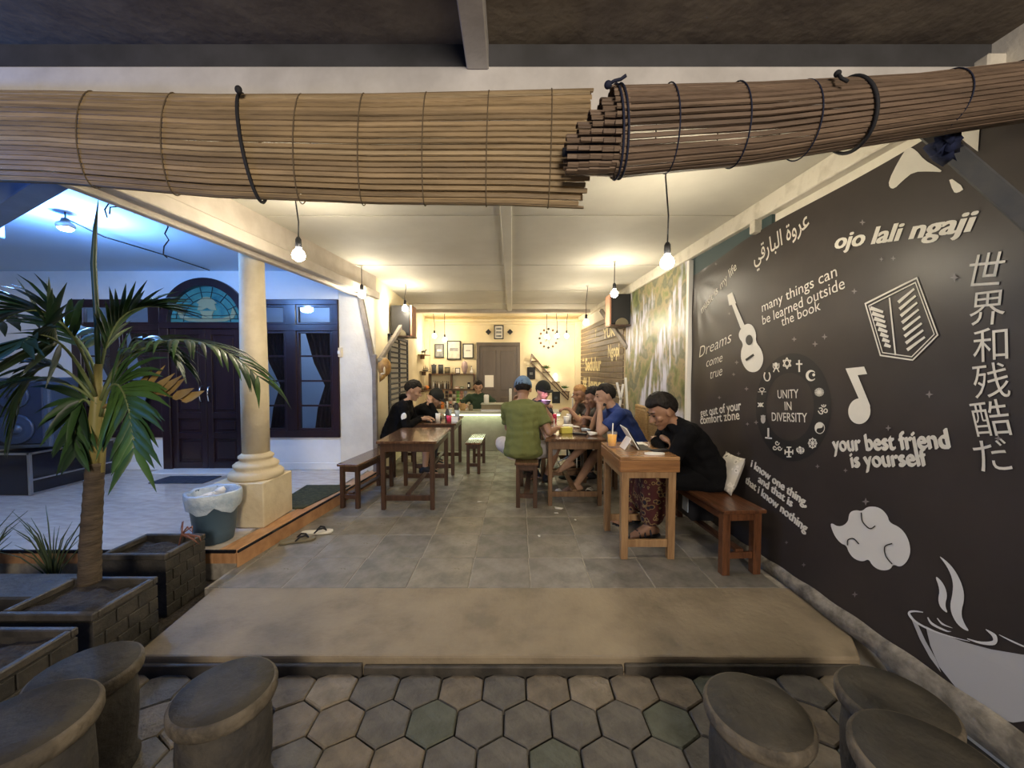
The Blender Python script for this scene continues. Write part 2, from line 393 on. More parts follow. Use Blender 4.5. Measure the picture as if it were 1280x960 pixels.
def tilemesh(k, w, h):
    key = (k, round(w, 2), round(h, 2))
    if key not in tc_:
        mb = MB(); x, y = w / 2 - .003, h / 2 - .003; e = .004
        vs = [(sx * x, sy * y, -.012) for sx, sy in ((-1, -1), (1, -1), (1, 1), (-1, 1))] + [(sx * x, sy * y, -.003) for sx, sy in ((-1, -1), (1, -1), (1, 1), (-1, 1))] + [(sx * (x - e), sy * (y - e), 0) for sx, sy in ((-1, -1), (1, -1), (1, 1), (-1, 1))]
        fs = [(i, (i + 1) % 4, 4 + (i + 1) % 4, 4 + i) for i in range(4)] + [(4 + i, 4 + (i + 1) % 4, 8 + (i + 1) % 4, 8 + i) for i in range(4)] + [(8, 9, 10, 11)]
        me = bpy.data.meshes.new('tile'); me.from_pydata(vs, [], fs); me.materials.append(TILES[k]); tc_[key] = me
    return tc_[key]
for r_ in range(11):
    for c_ in range(-5, 5):
        x = .12 + c_ * .402 - .2; w = .402
        x += r_ * .007
        x0 = max(x - .201, -1.96); x1 = min(x + .201, 1.80)
        if x1 - x0 < .06: continue
        o = link('tile', tilemesh(random.choice([0, 0, 1, 2]), x1 - x0, .402), floor)
        o.location = ((x0 + x1) / 2, 2.44 + .201 + r_ * .402, random.uniform(-.0015, .0015)); o.rotation_euler = (random.uniform(-.003, .003), random.uniform(-.003, .003), 0)

# garden strip to the left
mb = MB(); mb.bx(-9, -1.90, 1.86, 2.72, -.3, -.10)
struct(mb, 'ground_garden', M['soil'])

# porch
def pe(y): return -1.957 + (y - 2.70) * .1164
mb = MB(); mb.prism([(-8.5, 2.72), (pe(2.72) - .02, 2.72), (pe(4.95) - .02, 4.95), (-8.5, 4.95)], -.3, .105)
porch = struct(mb, 'floor_porch', M['grout'])
mt = {}
def marbletile(w):
    if round(w, 2) not in mt:
        mb = MB(); x = w / 2 - .0015; y = .2 - .0015
        mb.bx(-x, x, -y, y, -.012, 0); me = bpy.data.meshes.new('tile'); me.from_pydata([tuple(v) for v in mb.v], [], mb.f); me.materials.append(M['marble']); mt[round(w, 2)] = me
    return mt[round(w, 2)]
for r_ in range(6):
    y0 = 2.72 + r_ * .4; y = min(y0 + .2, 4.95 - .17)
    xr = pe(y0) - .13
    n = 0; x1 = xr
    while x1 > -7 and n < 14:
        o = link('tile', marbletile(.4), porch); o.location = (x1 - .2, y, .118 + (0.0002 if r_ == 5 else 0)); x1 -= .4; n += 1
edge = struct(MB().prism([(pe(2.7) - .14, 2.70), (pe(2.7), 2.70), (pe(4.95), 4.95), (pe(4.95) - .10, 4.95)], .104, .122), 'trim_3', M['porchedge'], bevel=.003)
mb = MB(); mb.prism([(pe(2.7) + .002, 2.70), (pe(2.7) + .01, 2.70), (pe(4.95) + .01, 4.95), (pe(4.95), 4.95)], -.0, .117)
mb.bx(-8.4, pe(2.7) - .0, 2.696, 2.72, .03, .105)
struct(mb, 'trim_4', M['porchedge'])
mb = MB(); mb.prism([(pe(2.7) + .012, 2.692), (pe(2.7) + .02, 2.692), (pe(4.95) + .02, 4.95), (pe(4.95) + .012, 4.95)], .108, .126)
mb.bx(-8.4, pe(2.7), 2.685, 2.70, .108, .128)
struct(mb, 'trim_5', M['blackgloss'])

# walls
mb = MB(); mb.prism([(Xw(-2) + .03, -2), (Xw(8.9) + .03, 8.9), (Xw(8.9) + .25, 8.9), (Xw(-2) + .25, -2)], -.2, 2.75)
struct(mb, 'wall_right', M['plaster'])
mb = MB(); mb.bx(-3, 3, 8.8, 8.95, -.2, 2.75)
struct(mb, 'wall_back', M['backwall'])
mb = MB(); mb.prism([(-1.75, 4.95), (-1.97, 8.82), (-2.2, 8.82), (-2.2, 4.95)], -.1, 2.75)
struct(mb, 'wall_left', M['backwall'])
mb = MB(); mb.bx(-2.21, -1.75, 4.94, 4.99, 0, 2.68); 
struct(mb, 'wall_pier', M['plaster'], bevel=.01)
# cafe ceiling with a gentle batten grid
mb = MB(); mb.prism([(-2.15, 1.6), (1.9, 1.6), (1.9, 7.75), (-2.0, 7.75)], 2.60, 2.66)
struct(mb, 'ceiling', M['ceil'])
mb = MB(); mb.bx(-3, 3, 7.75, 8.9, 2.63, 2.7); struct(mb, 'ceiling_back', M['backwall'])
mb = MB(); mb.bx(-.09, -.0, 1.6, 7.75, 2.572, 2.60); struct(mb, 'trim_6', M['ceil'], bevel=.006)
for i, y in enumerate([3.05, 4.45, 5.9, 7.0]):
    struct(MB().bx(-1.9, 1.75, y - .012, y + .012, 2.594, 2.60), 'trim_%d' % (7 + i), M['ceil'], bevel=.002)
mb = MB(); mb.bx(-1.98, 1.75, 7.66, 7.80, 2.54, 2.62); struct(mb, 'trim_11', M['beamcream'], bevel=.01)
mb = MB(); mb.bx(-1.97, 1.6, 8.72, 8.80, 2.50, 2.56); mb.bx(-1.97, 1.6, 8.76, 8.80, 2.44, 2.50); struct(mb, 'trim_12', M['backwall'], bevel=.01)
mb = MB(); mb.bx(1.42, 1.56, 8.68, 8.80, 0, 2.5); mb.bx(-1.98, -1.86, 8.68, 8.80, 0, 2.5); struct(mb, 'trim_13', M['backwall'], bevel=.012)
# right wall head trim
def rtrim(y0, y1, z0, z1, o): return [(Xw(y0) - o, y0), (Xw(y1) - o, y1), (Xw(y1) + .05, y1), (Xw(y0) + .05, y0)], z0, z1
mb = MB(); mb.prism(*rtrim(1.5, 5.6, 2.475, 2.60, .035)); mb.prism(*rtrim(5.6, 8.8, 2.53, 2.60, .03))
struct(mb, 'trim_14', M['trim'], bevel=.006)
mb = MB(); y = 2.83; mb.prism([(Xw(y) - .045, y - .03), (Xw(y) - .045, y + .03), (Xw(y) + .02, y + .03), (Xw(y) + .02, y - .03)], 2.39, 2.48); struct(mb, 'trim_15', M['trim'], bevel=.004)
# eave: soffit, dark band, white beam, rafter
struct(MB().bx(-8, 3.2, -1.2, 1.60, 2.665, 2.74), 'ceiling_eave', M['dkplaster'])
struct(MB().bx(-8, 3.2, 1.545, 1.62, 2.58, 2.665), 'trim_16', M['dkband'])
struct(MB().bx(-8, 3.2, 1.54, 1.62, 2.40, 2.58), 'trim_17', M['whbeam'], bevel=.005)
mb = MB(); mb.bx(-.175, -.09, -.6, 1.54, 2.565, 2.665); mb.bx(-2.9, -2.8, -.6, 1.54, 2.58, 2.665); struct(mb, 'trim_18', M['whbeam'], bevel=.004)
# left beam between cafe and porch
A = V((-2.10, 1.62, 0)); B = V((-1.76, 5.0, 0)); d = (B - A).normalized(); s_ = V((-d.y, d.x, 0))
def beamprism(off0, off1, z0, z1, mbb):
    q = [A + s_ * off0, B + s_ * off0, B + s_ * off1, A + s_ * off1]
    return mbb.prism([(p.x, p.y) for p in q], z0, z1)
mb = MB(); beamprism(-.02, .10, 2.34, 2.61, mb); struct(mb, 'trim_19', M['beamcream'], bevel=.006)
mb = MB(); beamprism(-.07, -.02, 2.31, 2.40, mb); struct(mb, 'trim_20', M['beamcream'], bevel=.006)
mb = MB(); beamprism(.10, .16, 2.31, 2.37, mb); struct(mb, 'trim_21', M['beamcream'], bevel=.006)
# porch ceiling and its outer beam
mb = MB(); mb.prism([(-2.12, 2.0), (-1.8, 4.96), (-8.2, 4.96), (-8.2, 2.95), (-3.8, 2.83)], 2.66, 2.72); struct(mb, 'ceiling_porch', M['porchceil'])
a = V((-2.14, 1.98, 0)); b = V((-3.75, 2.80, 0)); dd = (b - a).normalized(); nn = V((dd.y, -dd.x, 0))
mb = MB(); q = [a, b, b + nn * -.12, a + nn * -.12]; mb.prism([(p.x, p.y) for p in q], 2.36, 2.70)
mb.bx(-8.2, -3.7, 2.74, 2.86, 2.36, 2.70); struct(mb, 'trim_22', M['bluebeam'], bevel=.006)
# ------------------------------------------------------------------ house front on the porch
ZP = .12
top = [(-5.6, 2.30)] + [(-3.9 + .57 * cos(t), 1.99 + .57 * sin(t)) for t in [pi - R(33) - (pi - 2 * R(33)) * i / 16 for i in range(17)]] + [(-2.2, 2.30), (-2.2, 2.7), (-5.6, 2.7)]
MX = Matrix(((1, 0, 0, 0), (0, 0, -1, 5.10), (0, 1, 0, 0), (0, 0, 0, 1)))
mb = MB(); mb.prism(top, 0, .15, MX)
mb.bx(-8.3, -5.6, 4.95, 5.10, 0, 2.7); mb.bx(-5.6, -4.47, 4.95, 5.10, 0, .54); mb.bx(-3.36, -2.2, 4.95, 5.10, 0, .54)
struct(mb, 'wall_house', M['housewall'])
struct(MB().bx(-8.3, -8.2, -1, 5.0, -.2, 2.7), 'wall_far_left', M['housewall'])
mb = MB(); mb.bx(-5.6, -4.47, 4.935, 4.95, .12, .21); mb.bx(-3.36, -2.21, 4.935, 4.95, .12, .21)
struct(mb, 'baseboard_house', M['housewall'], bevel=.004)
mb = MB(); mb.bx(-5.8, -2.2, 7.0, 7.1, 0, 2.8); mb.bx(-5.8, -5.7, 5.1, 7.1, 0, 2.8); mb.bx(-2.3, -2.2, 5.1, 7.1, 0, 2.8)
struct(mb, 'wall_room', M['bluewall'])
struct(MB().bx(-5.8, -2.2, 5.1, 7.1, 2.75, 2.8), 'ceiling_room', M['bluewall'])
struct(MB().bx(-5.8, -2.2, 5.1, 7.1, 0, .11), 'floor_room', M['marble'])
light('room_lamp', 'POINT', (-3.3, 6.2, 2.4), 16, (.55, .72, 1.0), .08)
def window(name, x0, x1, sashes, z0=.54, z1=2.30):
    t = thing(name, None, None, (x0, 4.95, z0), kind='structure')
    mb = MB(); Y0, Y1 = 4.915, 5.02
    mb.bx(x0, x1, Y0, Y1, z0, z0 + .09); mb.bx(x0, x1, Y0, Y1, z1 - .07, z1); mb.bx(x0, x1, Y0, Y1, 1.90, 1.985)
    xs = [x0] + [v for a, b in sashes for v in (a, b)] + [x1]
    for i in range(0, len(xs), 2): mb.bx(xs[i], xs[i + 1], Y0 + .004, Y1, z0, z1)
    mb.build('frame', M['darkwood'], t, bevel=.006)
    for a, b in sashes:
        for (u, v, nb) in ((.63, 1.90, 3), (1.985, 2.23, 0)):
            mb = MB(); g = .028; ya, yb = 4.935, 4.985
            mb.bx(a, b, ya, yb, u, u + g); mb.bx(a, b, ya, yb, v - g, v); mb.bx(a, a + g, ya - .002, yb - .001, u - .001, v + .001); mb.bx(b - g, b, ya - .002, yb - .001, u - .001, v + .001)
            for k in range(1, nb + 1):
                z = u + (v - u) * k / (nb + 1); mb.bx(a, b, ya + .008, yb - .008, z - .011, z + .011)
            s = mb.build('sash', M['darkwood'], t, bevel=.003)
            for k in range(nb + 1):
                za = u + (v - u) * k / (nb + 1); zb = u + (v - u) * (k + 1) / (nb + 1)
                MB().bx(a + .01, b - .01, 4.958, 4.962, za, zb).build('pane', M['pane'], s)
    # curtain behind the panes
    for a, b in sashes:
        vs = []; n = 26
        for j, z in enumerate([.62, .9, 1.2, 1.5, 1.95]):
            wdt = [.30, .26, .16, .3, .42][j]
            for i in range(n + 1):
                u = i / n; vs.append((b - .02 - wdt * u, 5.12 + .022 * sin(u * 30), z))
        fs = [(j * (n + 1) + i, j * (n + 1) + i + 1, (j + 1) * (n + 1) + i + 1, (j + 1) * (n + 1) + i) for j in range(4) for i in range(n)]
        MB().add(vs, fs, 0, True).build('curtain', M['curtain'], t)
    return t
window('window_1', -3.34, -2.205, [(-3.22, -2.88), (-2.74, -2.29)])
window('window_2', -5.60, -4.47, [(-5.48, -5.10), (-4.98, -4.60)])
# door with arched light above
t = thing('door_1', None, None, (-3.9, 4.95, .12), kind='structure')
mb = MB(); mb.bx(-4.47, -4.36, 4.91, 5.03, .12, 1.99); mb.bx(-3.46, -3.34, 4.91, 5.03, .12, 1.99); mb.bx(-4.47, -3.34, 4.905, 5.03, 1.93, 2.01)
mb.build('frame', M['darkwood'], t, bevel=.006)
for k, (a, b) in enumerate(((-4.36, -3.912), (-3.908, -3.46))):
    mb = MB(); g = .075
    for z0, z1 in ((.14, .22), (.52, .60), (.78, .86), (1.85, 1.93)): mb.bx(a, b, 4.94, 4.985, z0, z1)
    mb.bx(a, a + g, 4.936, 4.984, .138, 1.932); mb.bx(b - g, b, 4.936, 4.984, .138, 1.932); mb.bx(a, b, 4.965, 4.98, .14, 1.93)
    dl = mb.build('leaf', M['darkwood'], t, bevel=.006)
    for z0, z1 in ((.25, .49), (.63, .75), (.89, 1.82)): MB().bx(a + g + .03, b - g - .03, 4.952, 4.97, z0, z1).build('panel', M['darkwood'], dl, bevel=.01)
    hx = b - .05 if k == 0 else a + .05; q = -1 if k == 0 else 1
    MB().tube([(hx, 4.94, 1.20), (hx, 4.90, 1.18), (hx + q * .0, 4.885, 1.10), (hx, 4.90, 1.02), (hx, 4.94, 1.0)], .011, 8).build('handle', M['chrome'], dl, label='curved chrome handle')
ring = [(.57 * cos(pi * i / 32), .57 * sin(pi * i / 32)) for i in range(33)] + [(.47 * cos(pi - pi * i / 32), .47 * sin(pi - pi * i / 32)) for i in range(33)]
MA = Matrix.Translation((-3.9, 5.03, 2.0)) @ Matrix(((1, 0, 0, 0), (0, 0, -1, 0), (0, 1, 0, 0), (0, 0, 0, 1)))
MB().prism(ring, 0, .12, MA).build('arch_frame', M['darkwood'], t, bevel=.006)
half = [(.475 * cos(pi * i / 32), .475 * sin(pi * i / 32)) for i in range(33)]
sg = MB().prism(half, .05, .056, MA).build('stained_glass', M['stain'], t)
mb = MB()
def arc(cx, cy, r, a0, a1, n=10): return [(cx + r * cos(R(a0 + (a1 - a0) * i / n)), cy + r * sin(R(a0 + (a1 - a0) * i / n))) for i in range(n + 1)]
def lead(pts): mb.tube([MA @ V((x, y, .062)) for x, y in pts], .004, 5)
lead(arc(0, 0, .40, 8, 172, 20)); lead(arc(0, .02, .30, 0, 180, 16)); lead([(-.47, .06), (.47, .06)]); lead([(-.47, .12), (-.2, .1), (.2, .1), (.47, .12)])
for a in (30, 55, 80, 100, 125, 150): lead([(.30 * cos(R(a)), .02 + .30 * sin(R(a))), (.47 * cos(R(a)), .47 * sin(R(a)))])
mb.build('leading', M['rubber'], sg)
mb = MB()
for q in (-1, 1):
    mb.prism([(q * x, y) for x, y in [(.06, .06), (.20, .07), (.30, .10), (.33, .20), (.37, .13), (.34, .07), (.24, .03), (.08, .02)]], .056, .064, MA)
    mb.prism([(q * x, y) for x, y in [(.0, .20), (.06, .17), (.12, .17), (.10, .25), (.13, .26), (.05, .33), (0, .34)]], .056, .064, MA)
mb.prism([(-.08, .02), (.08, .02), (.06, .10), (.09, .16), (-.09, .16), (-.06, .10)], .056, .064, MA)
mb.build('gold_motif', M['gold'], sg, label='pale gold flower motif')
struct(MB().bx(-4.5, -3.3, 4.72, 4.95, .118, .135), 'trim_23', M['housewall'], bevel=.004)
t = single(MB().bx(-4.12, -3.50, 4.33, 4.62, .1185, .130), 'doormat', M['navy'], 'dark navy doormat on the porch floor before the arched door', 'mat', bevel=.004)
single(MB().prism([(-2.0, 3.52), (-1.93, 3.52), (-1.79, 4.25), (-2.28, 4.25), (-2.25, 3.6)], .118, .130), 'worn_mat', M['mildew'], 'mouldy dark green mat behind the foot of the cream column', 'mat')
# light switch on the window edge
t = thing('light_switch', 'small cream light switch beside the dark window frame', 'switch', (-2.21, 4.90, 1.60))
MB().bx(-2.24, -2.16, 4.92, 4.94, 1.57, 1.69).build('plate', M['colcream'], t, bevel=.004); MB().bx(-2.215, -2.185, 4.912, 4.92, 1.61, 1.65).build('rocker', M['white'], t, bevel=.003)

# column
t = thing('column', 'cream painted round column on a square plinth at the porch edge', 'column', (-2.215, 3.295, ZP))
MB().bx(-2.42, -2.01, 3.09, 3.50, .122, .49).build('plinth', M['colcream'], t, bevel=.008)
MB().lathe([(.19, .49), (.205, .50), (.205, .535), (.19, .55), (.165, .56), (.16, .575), (.17, .59), (.17, .605), (.15, .62), (.125, .635), (.12, .65), (.133, .66), (.133, .675), (.112, .69), (.105, .70)], (-2.20, 3.30, 0), 36).build('base', M['colcream'], t)
MB().lathe([(.103, .69), (.104, 1.2), (.098, 1.8), (.092, 2.2), (.094, 2.66)], (-2.20, 3.30, 0), 32).build('shaft', M['colcream'], t)

# bin
t = thing('trash_bin', 'grey-blue plastic bin lined with a clear bag by the column', 'bin', (-2.25, 2.885, ZP))
cx, cy = -2.25, 2.885
MB().lathe([(.118, .122), (.13, .20), (.158, .47), (.166, .475), (.166, .49), (.155, .49), (.15, .46), (.12, .15)], (cx, cy, 0), 32).build('bucket', M['bin'], t)
vs = []; fs = []; n = 48; prof = [(.13, .40), (.15, .485), (.166, .50), (.174, .49), (.172, .44), (.170, .40), (.166, .375)]
random.seed(8)
for j, (r, z) in enumerate(prof):
    for i in range(n):
        a = 2 * pi * i / n; q = noise.noise(V((cos(a) * 3, sin(a) * 3, j * .6)))
        rr = r + q * .010 + (.004 if j > 2 else 0); zz = z + (q * .03 + .012 * sin(a * 5) if j > 3 else q * .01)
        vs.append((cx + rr * cos(a), cy + rr * sin(a), zz))
fs = [(j * n + i, j * n + (i + 1) % n, (j + 1) * n + (i + 1) % n, (j + 1) * n + i) for j in range(len(prof) - 1) for i in range(n)]
MB().add(vs, fs, 0, True).build('bin_bag', M['bag'], t, label='crumpled translucent plastic liner')
mb = MB()
for i in range(9):
    a = random.random() * 6.28; r = random.random() * .08; s_ = random.uniform(.03, .05)
    pts = [V((cx + r * cos(a), cy + r * sin(a), .45)) + V((random.uniform(-1, 1), random.uniform(-1, 1), random.uniform(-.6, .8))) * s_ for _ in range(10)]
    mb.hull(pts)
mb.hull([V((cx + .05, cy, .49)) + V((random.uniform(-1, 1) * .04, random.uniform(-1, 1) * .04, random.uniform(-.5, 1) * .04)) for _ in range(14)])
mb.build('rubbish', M['paper'], t, kind='stuff')

# sound gear on the porch
t = thing('flight_case', 'black flight case with metal edges under the loudspeaker', 'case', (-5.6, 4.3, ZP))
MB().bx(-6.3, -4.92, 3.91, 4.75, .122, .55).build('body', M['blackgloss'], t, bevel=.008)
mb = MB()
for x in (-6.3, -4.92):
    for y in (3.91, 4.75): mb.bx(x - .012, x + .012, y - .012, y + .012, .122, .56)
for y in (3.91, 4.75): mb.bx(-6.3, -4.91, y - .012, y + .012, .54, .56)
mb.bx(-4.93, -4.908, 3.91, 4.75, .54, .56); mb.bx(-4.93, -4.908, 3.91, 4.75, .122, .142); mb.bx(-4.93, -4.905, 3.91, 4.75, .27, .285)
mb.build('edging', M['steel'], t)
t = thing('loudspeaker', 'large dark loudspeaker with two round cones on the flight case', 'loudspeaker', (-5.25, 4.2, .56))
RZ = Matrix.Rotation(R(16), 3, 'Z'); c = V((-5.28, 4.25, .56))
def lp(x, y, z): return c + RZ @ V((x, y, z))
MB().box(lp(0, 0, .385), (.56, .40, .75), RZ).build('cabinet', M['speaker'], t, bevel=.02, seg=2)
MB().box(lp(0, -.205, .385), (.46, .02, .66), RZ).build('baffle', M['grille'], t, bevel=.01)
for z, r in ((.22, .16), (.57, .13)):
    Rx = RZ @ Matrix.Rotation(R(90), 3, 'X')
    MB().lathe([(r, 0), (r, .02), (r * .9, .025), (r * .35, -.01), (r * .3, .02), (r * .1, .03)], lp(0, -.216, z), 28, rot=Rx).build('cone', M['cone'], t)

# ------------------------------------------------------------------ pendant bulbs
def pend(i, x, y, z, zc, wt):
    lab = ['lit bulb on a dark cord nearest the left blind', 'lit bulb hanging beside the forked pole on the left', 'lit bulb hanging over the left tables beyond the forked pole',
           'lit bulb on a long cord in front of the black banner', 'lit bulb hanging before the right wall loudspeaker', 'lit bulb hanging before the slatted sign board, beyond the loudspeaker',
           'leftmost lit bulb hanging near the framed pictures', 'lit bulb on a longer cord hanging in front of the tall framed picture',
           'rightmost of three lit bulbs hanging before the dotted wall clock', 'middle one of three lit bulbs near the dotted wall clock', 'lit bulb hanging right in front of the dotted wall clock'][i]
    t = thing('pendant_lamp', lab, 'lamp', (x, y, zc), group='bare pendant bulbs')
    sw = .012 * ((i * 7) % 3 - 1)
    MB().tube([(x + sw, y, zc), (x + sw * 1.4, y, zc - .05), (x - sw * .3, y, (z + zc) / 2), (x, y, z + .10)], .0045 if i < 6 else .006, 6).build('cord', M['cord'], t)
    MB().lathe([(.024, 0), (.024, .006), (.008, .014)], (x + sw, y, zc - .014), 14).build('ceiling_rose', M['ceil'], t)
    MB().lathe([(.010, .115), (.018, .10), (.020, .062), (.017, .045)], (x, y, z), 14).build('socket', M['cord'], t)
    MB().lathe([(.015, .055), (.018, .035), (.034, .018), (.040, -.003), (.035, -.026), (.018, -.040), (.002, -.043)], (x, y, z), 18).build('bulb', BM, t, label='glowing glass bulb')
    l = light('bulb_light', 'POINT', (0, 0, z - zc), wt, WARM if y > 7 else WHITE, .050, parent=t)
BM = mat('bulb_glow', (1, 1, 1), .3, emit=(1, .93, .78), estr=60)
for i, b in enumerate(BULBS): pend(i, *b)
# porch flood
pp = P(82, 284, 3.12)
t = thing('flood_lamp', 'cool white lamp hanging under the porch ceiling near the palm', 'lamp', tuple(pp))
MB().lathe([(.05, -.01), (.058, .01), (.052, .03), (.03, .045), (.022, .07)], pp, 20).build('shade', M['steel'], t)
MB().lathe([(.002, -.03), (.03, -.026), (.048, -.01), (.05, 0)], pp, 20).build('bulb', BM, t)
MB().tube([pp + V((0, 0, .06)), pp + V((0, 0, 2.66 - pp.z))], .006, 6).build('stem', M['cord'], t)
light('flood_light', 'POINT', (.0, -.0, -.08), 55, (.07, .32, 1.0), .06, parent=t)
light('flood_white', 'POINT', (.02, -.0, -.07), 16, (.70, .88, 1.0), .06, parent=t)
wire = [pp + V((0, 0, .07)), P(130, 296, 3.5), P(200, 317, 4.1), P(262, 338, 4.9)]
single(MB().tube(wire, .006, 6), 'cable', M['cord'], 'thin dark cable sagging from the porch lamp to the house wall', 'cable')
mb = MB()
for pts in ([(208, 262), (208, 274), (210, 284), (206, 292), (211, 300), (205, 308), (204, 318), (209, 322)],):
    mb.tube([P(x, y, 3.0) for x, y in pts], .005, 5)
single(mb, 'wire_end', M['cord'], 'loose kinked wire dangling from the porch beam', 'wire')
for pts, lab in (([(137, 253), (131, 262), (134, 272)], 'short curled wire dangling left of the bent wire hook'), ([(137, 268), (138, 259), (150, 258), (161, 260), (162, 263)], 'bent wire hook under the porch ceiling beam'), ([(168, 267), (170, 261), (175, 260)], 'tiny wire hook right of the bent wire hook')):
    single(MB().tube([P(x, y, 2.45) for x, y in pts], .004, 5), 'wire_end', M['cord'], lab, 'wire')

# ------------------------------------------------------------------ bamboo blinds
def strip(a, b, w, h, ctr, seg, seed):
    pass
def slat(path, wd, th, outs):
    """path points, outs = outward directions"""
    mb = MB(); vs = []
    for i, p in enumerate(path):
        d = (path[min(i + 1, len(path) - 1)] - path[max(i - 1, 0)]).normalized(); o = outs[i]; s = d.cross(o).normalized()
        vs += [p - s * wd / 2 - o * th / 2, p + s * wd / 2 - o * th / 2, p + s * wd * .36 + o * th / 2, p - s * wd * .36 + o * th / 2]
    n = len(path); fs = [(i * 4 + k, i * 4 + (k + 1) % 4, i * 4 + 4 + (k + 1) % 4, i * 4 + 4 + k) for i in range(n - 1) for k in range(4)] + [(3, 2, 1, 0), (n * 4 - 4, n * 4 - 3, n * 4 - 2, n * 4 - 1)]
    mb.add(vs, fs); return mb
def sect(u, blind):
    """centre z, half height, centre y, half depth at x=u"""
    if blind == 1:
        k = (u + 2.1) / 2.4
        zt = 2.418 + .012 * sin(u * 2.1) + .010 * k ; zb = 2.105 - .115 * k + .014 * sin(u * 3 + 1)
        return (zt + zb) / 2, (zt - zb) / 2, 1.465, .055
    k = (u - .1) / 2.2
    zt = 2.317 + .045 * k + .010 * sin(u * 4) + .085 * k * k; zb = 2.013 + .293 * k + .012 * sin(u * 5)
    return (zt + zb) / 2, (zt - zb) / 2, 1.33 - .03 * k, .10 - .02 * k
random.seed(11)
def pt(u, a, b, inset=0):
    zc, hz, yc, hy = sect(u, b)
    n = V((0, -cos(a) / (hy), sin(a) / hz)).normalized()
    return V((u, yc - (hy - inset) * cos(a), zc + (hz - inset) * sin(a))), n
t1 = thing('bamboo_blind', 'long pale bamboo blind rolled up along the left of the opening', 'blind', (-1, 1.47, 2.44), group='rolled bamboo blinds')
t2 = thing('bamboo_blind', 'darker rolled bamboo blind with a stepped spiral end on the right', 'blind', (1.2, 1.36, 2.44), group='rolled bamboo blinds')
def arclens(b, u):
    pts = [pt(u, 2 * pi * i / 240, b)[0] for i in range(241)]; L = [0]
    for i in range(240): L.append(L[-1] + (pts[i + 1] - pts[i]).length)
    return L
def angles(b, u, pitch):
    L = arclens(b, u); n = int(L[-1] / pitch); out = []
    for k in range(n):
        tgt = L[-1] * k / n; i = min(range(241), key=lambda q: abs(L[q] - tgt)); out.append(2 * pi * i / 240)
    return out
for a in angles(1, -.9, .0185):
    x1 = .29 + random.uniform(-.012, .012) - (.05 * (sin(a) < -.2) * 0) - .035 * max(0, -sin(a)); xs = [-2.35, -1.7, -1.1, -.5, 0.0, x1]
    j = random.uniform(-.002, .002)
    pa = [pt(x, a, 1, j + random.uniform(-.0012, .0012)) for x in xs]
    # node rings split the tone: a flatter, wider slat in the upper half
    wd = .0175 if sin(a) < .1 else .0182
    slat([p for p, n in pa], wd, .0055, [n for p, n in pa]).build('slat', random.choice(M['bamboo']), t1)
for a in angles(2, 1.0, .0165):
    x0 = .345 + random.uniform(-.004, .004); xs = [x0, .8, 1.3, 1.8, 2.0]
    xs[-1] = min(2.3, 1.79 + .03)
    pa = [pt(x, a, 2, random.uniform(-.001, .001)) for x in xs]
    slat([p for p, n in pa], .0145, .006, [n for p, n in pa]).build('slat', random.choice(M['bambooD']), t2)
# head rails
MB().bx(-2.4, .30, 1.50, 1.52, 2.38, 2.425).build('head_rail', M['bamboo'][1], t1, bevel=.004)
MB().box((1.10, 1.37, 2.36), (1.50, .03, .035), Matrix.Rotation(R(-2.2), 3, 'Y')).build('head_rail', M['bambooD'][0], t2, bevel=.005)
# spiral inner wraps peeping out of the end
for k in range(5):
    mb = MB(); zc, hz, yc, hy = sect(.35, 2); f_ = .98 - k * .135; x0 = .325 - k * .036; xe = .37
    zb = zc - hz; n = int(34 * f_)
    for i in range(n):
        a = 2 * pi * i / n; cz = zb + hz * f_ + .006
        o = V((0, -cos(a), sin(a))); p0 = V((x0 + random.uniform(-.004, .004), yc - hy * f_ * cos(a), cz + hz * f_ * sin(a))); p1 = V((xe, p0.y, p0.z))
        mb.v += slat([p0, p1], .0165, .006, [o, o]).v if False else []
        s = slat([p0, p1], .0165, .006, [o, o]); mb.add(s.v, s.f)
    mb.build('inner_wrap', M['bambooD'][k % 2], t2, kind='stuff')
mb = MB()
zc, hz, yc, hy = sect(.35, 2); mb.lathe([(.001, -.005), (.014, -.005), (.014, .2)], (.175, yc, zc - hz + .075), 12, rot=Matrix.Rotation(R(90), 3, 'Y')); mb.build('core', M['cord'], t2)
mb = MB()
for k in range(3):
    for x in (-2.3,):
        pass
def loop(b, x, r, m, name, t, skew=0, inset=-.006):
    pts = []
    for i in range(41):
        a = 2 * pi * i / 40; q, n = pt(x + skew * sin(a) * .5, a, b, inset); pts.append(q)
    return MB().tube(pts, r, 6, caps=False).build(name, m, t)
for x in (-1.92, -1.55, -1.25, -.78, -.55, -.32, -.09, .14): loop(1, x, .0022, M['twine'], 'stitching', t1, .012)
loop(1, -.965, .006, M['cord'], 'cord_tie', t1, -.06, -.008)
MB().ell(P(298, 112, 1.40), (.012, .01, .014)).build('knot', M['cord'], t1)
for x in (.52, .74, .96, 1.42, 1.64): loop(2, x, .0022, M['navycord'], 'stitching', t2, -.015)
for x in (.345, .36): loop(2, x, .0035, M['navycord'], 'cord_tie', t2, -.02, -.008)
loop(2, 1.12, .006, M['cord'], 'cord_tie', t2, -.05, -.009)
mb = MB(); a_ = P(760, 106, 1.24); mb.ell(a_, .012); mb.tube([a_, P(768, 101, 1.23), P(776, 99, 1.23), P(783, 94, 1.22)], .005, 6); mb.build('knot', M['navycord'], t2)
a_ = P(1047, 92, 1.22); MB().ell(a_, .010).tube([a_, P(1052, 98, 1.2), P(1060, 102, 1.2)], .005, 6).build('knot', M['cord'], t2)

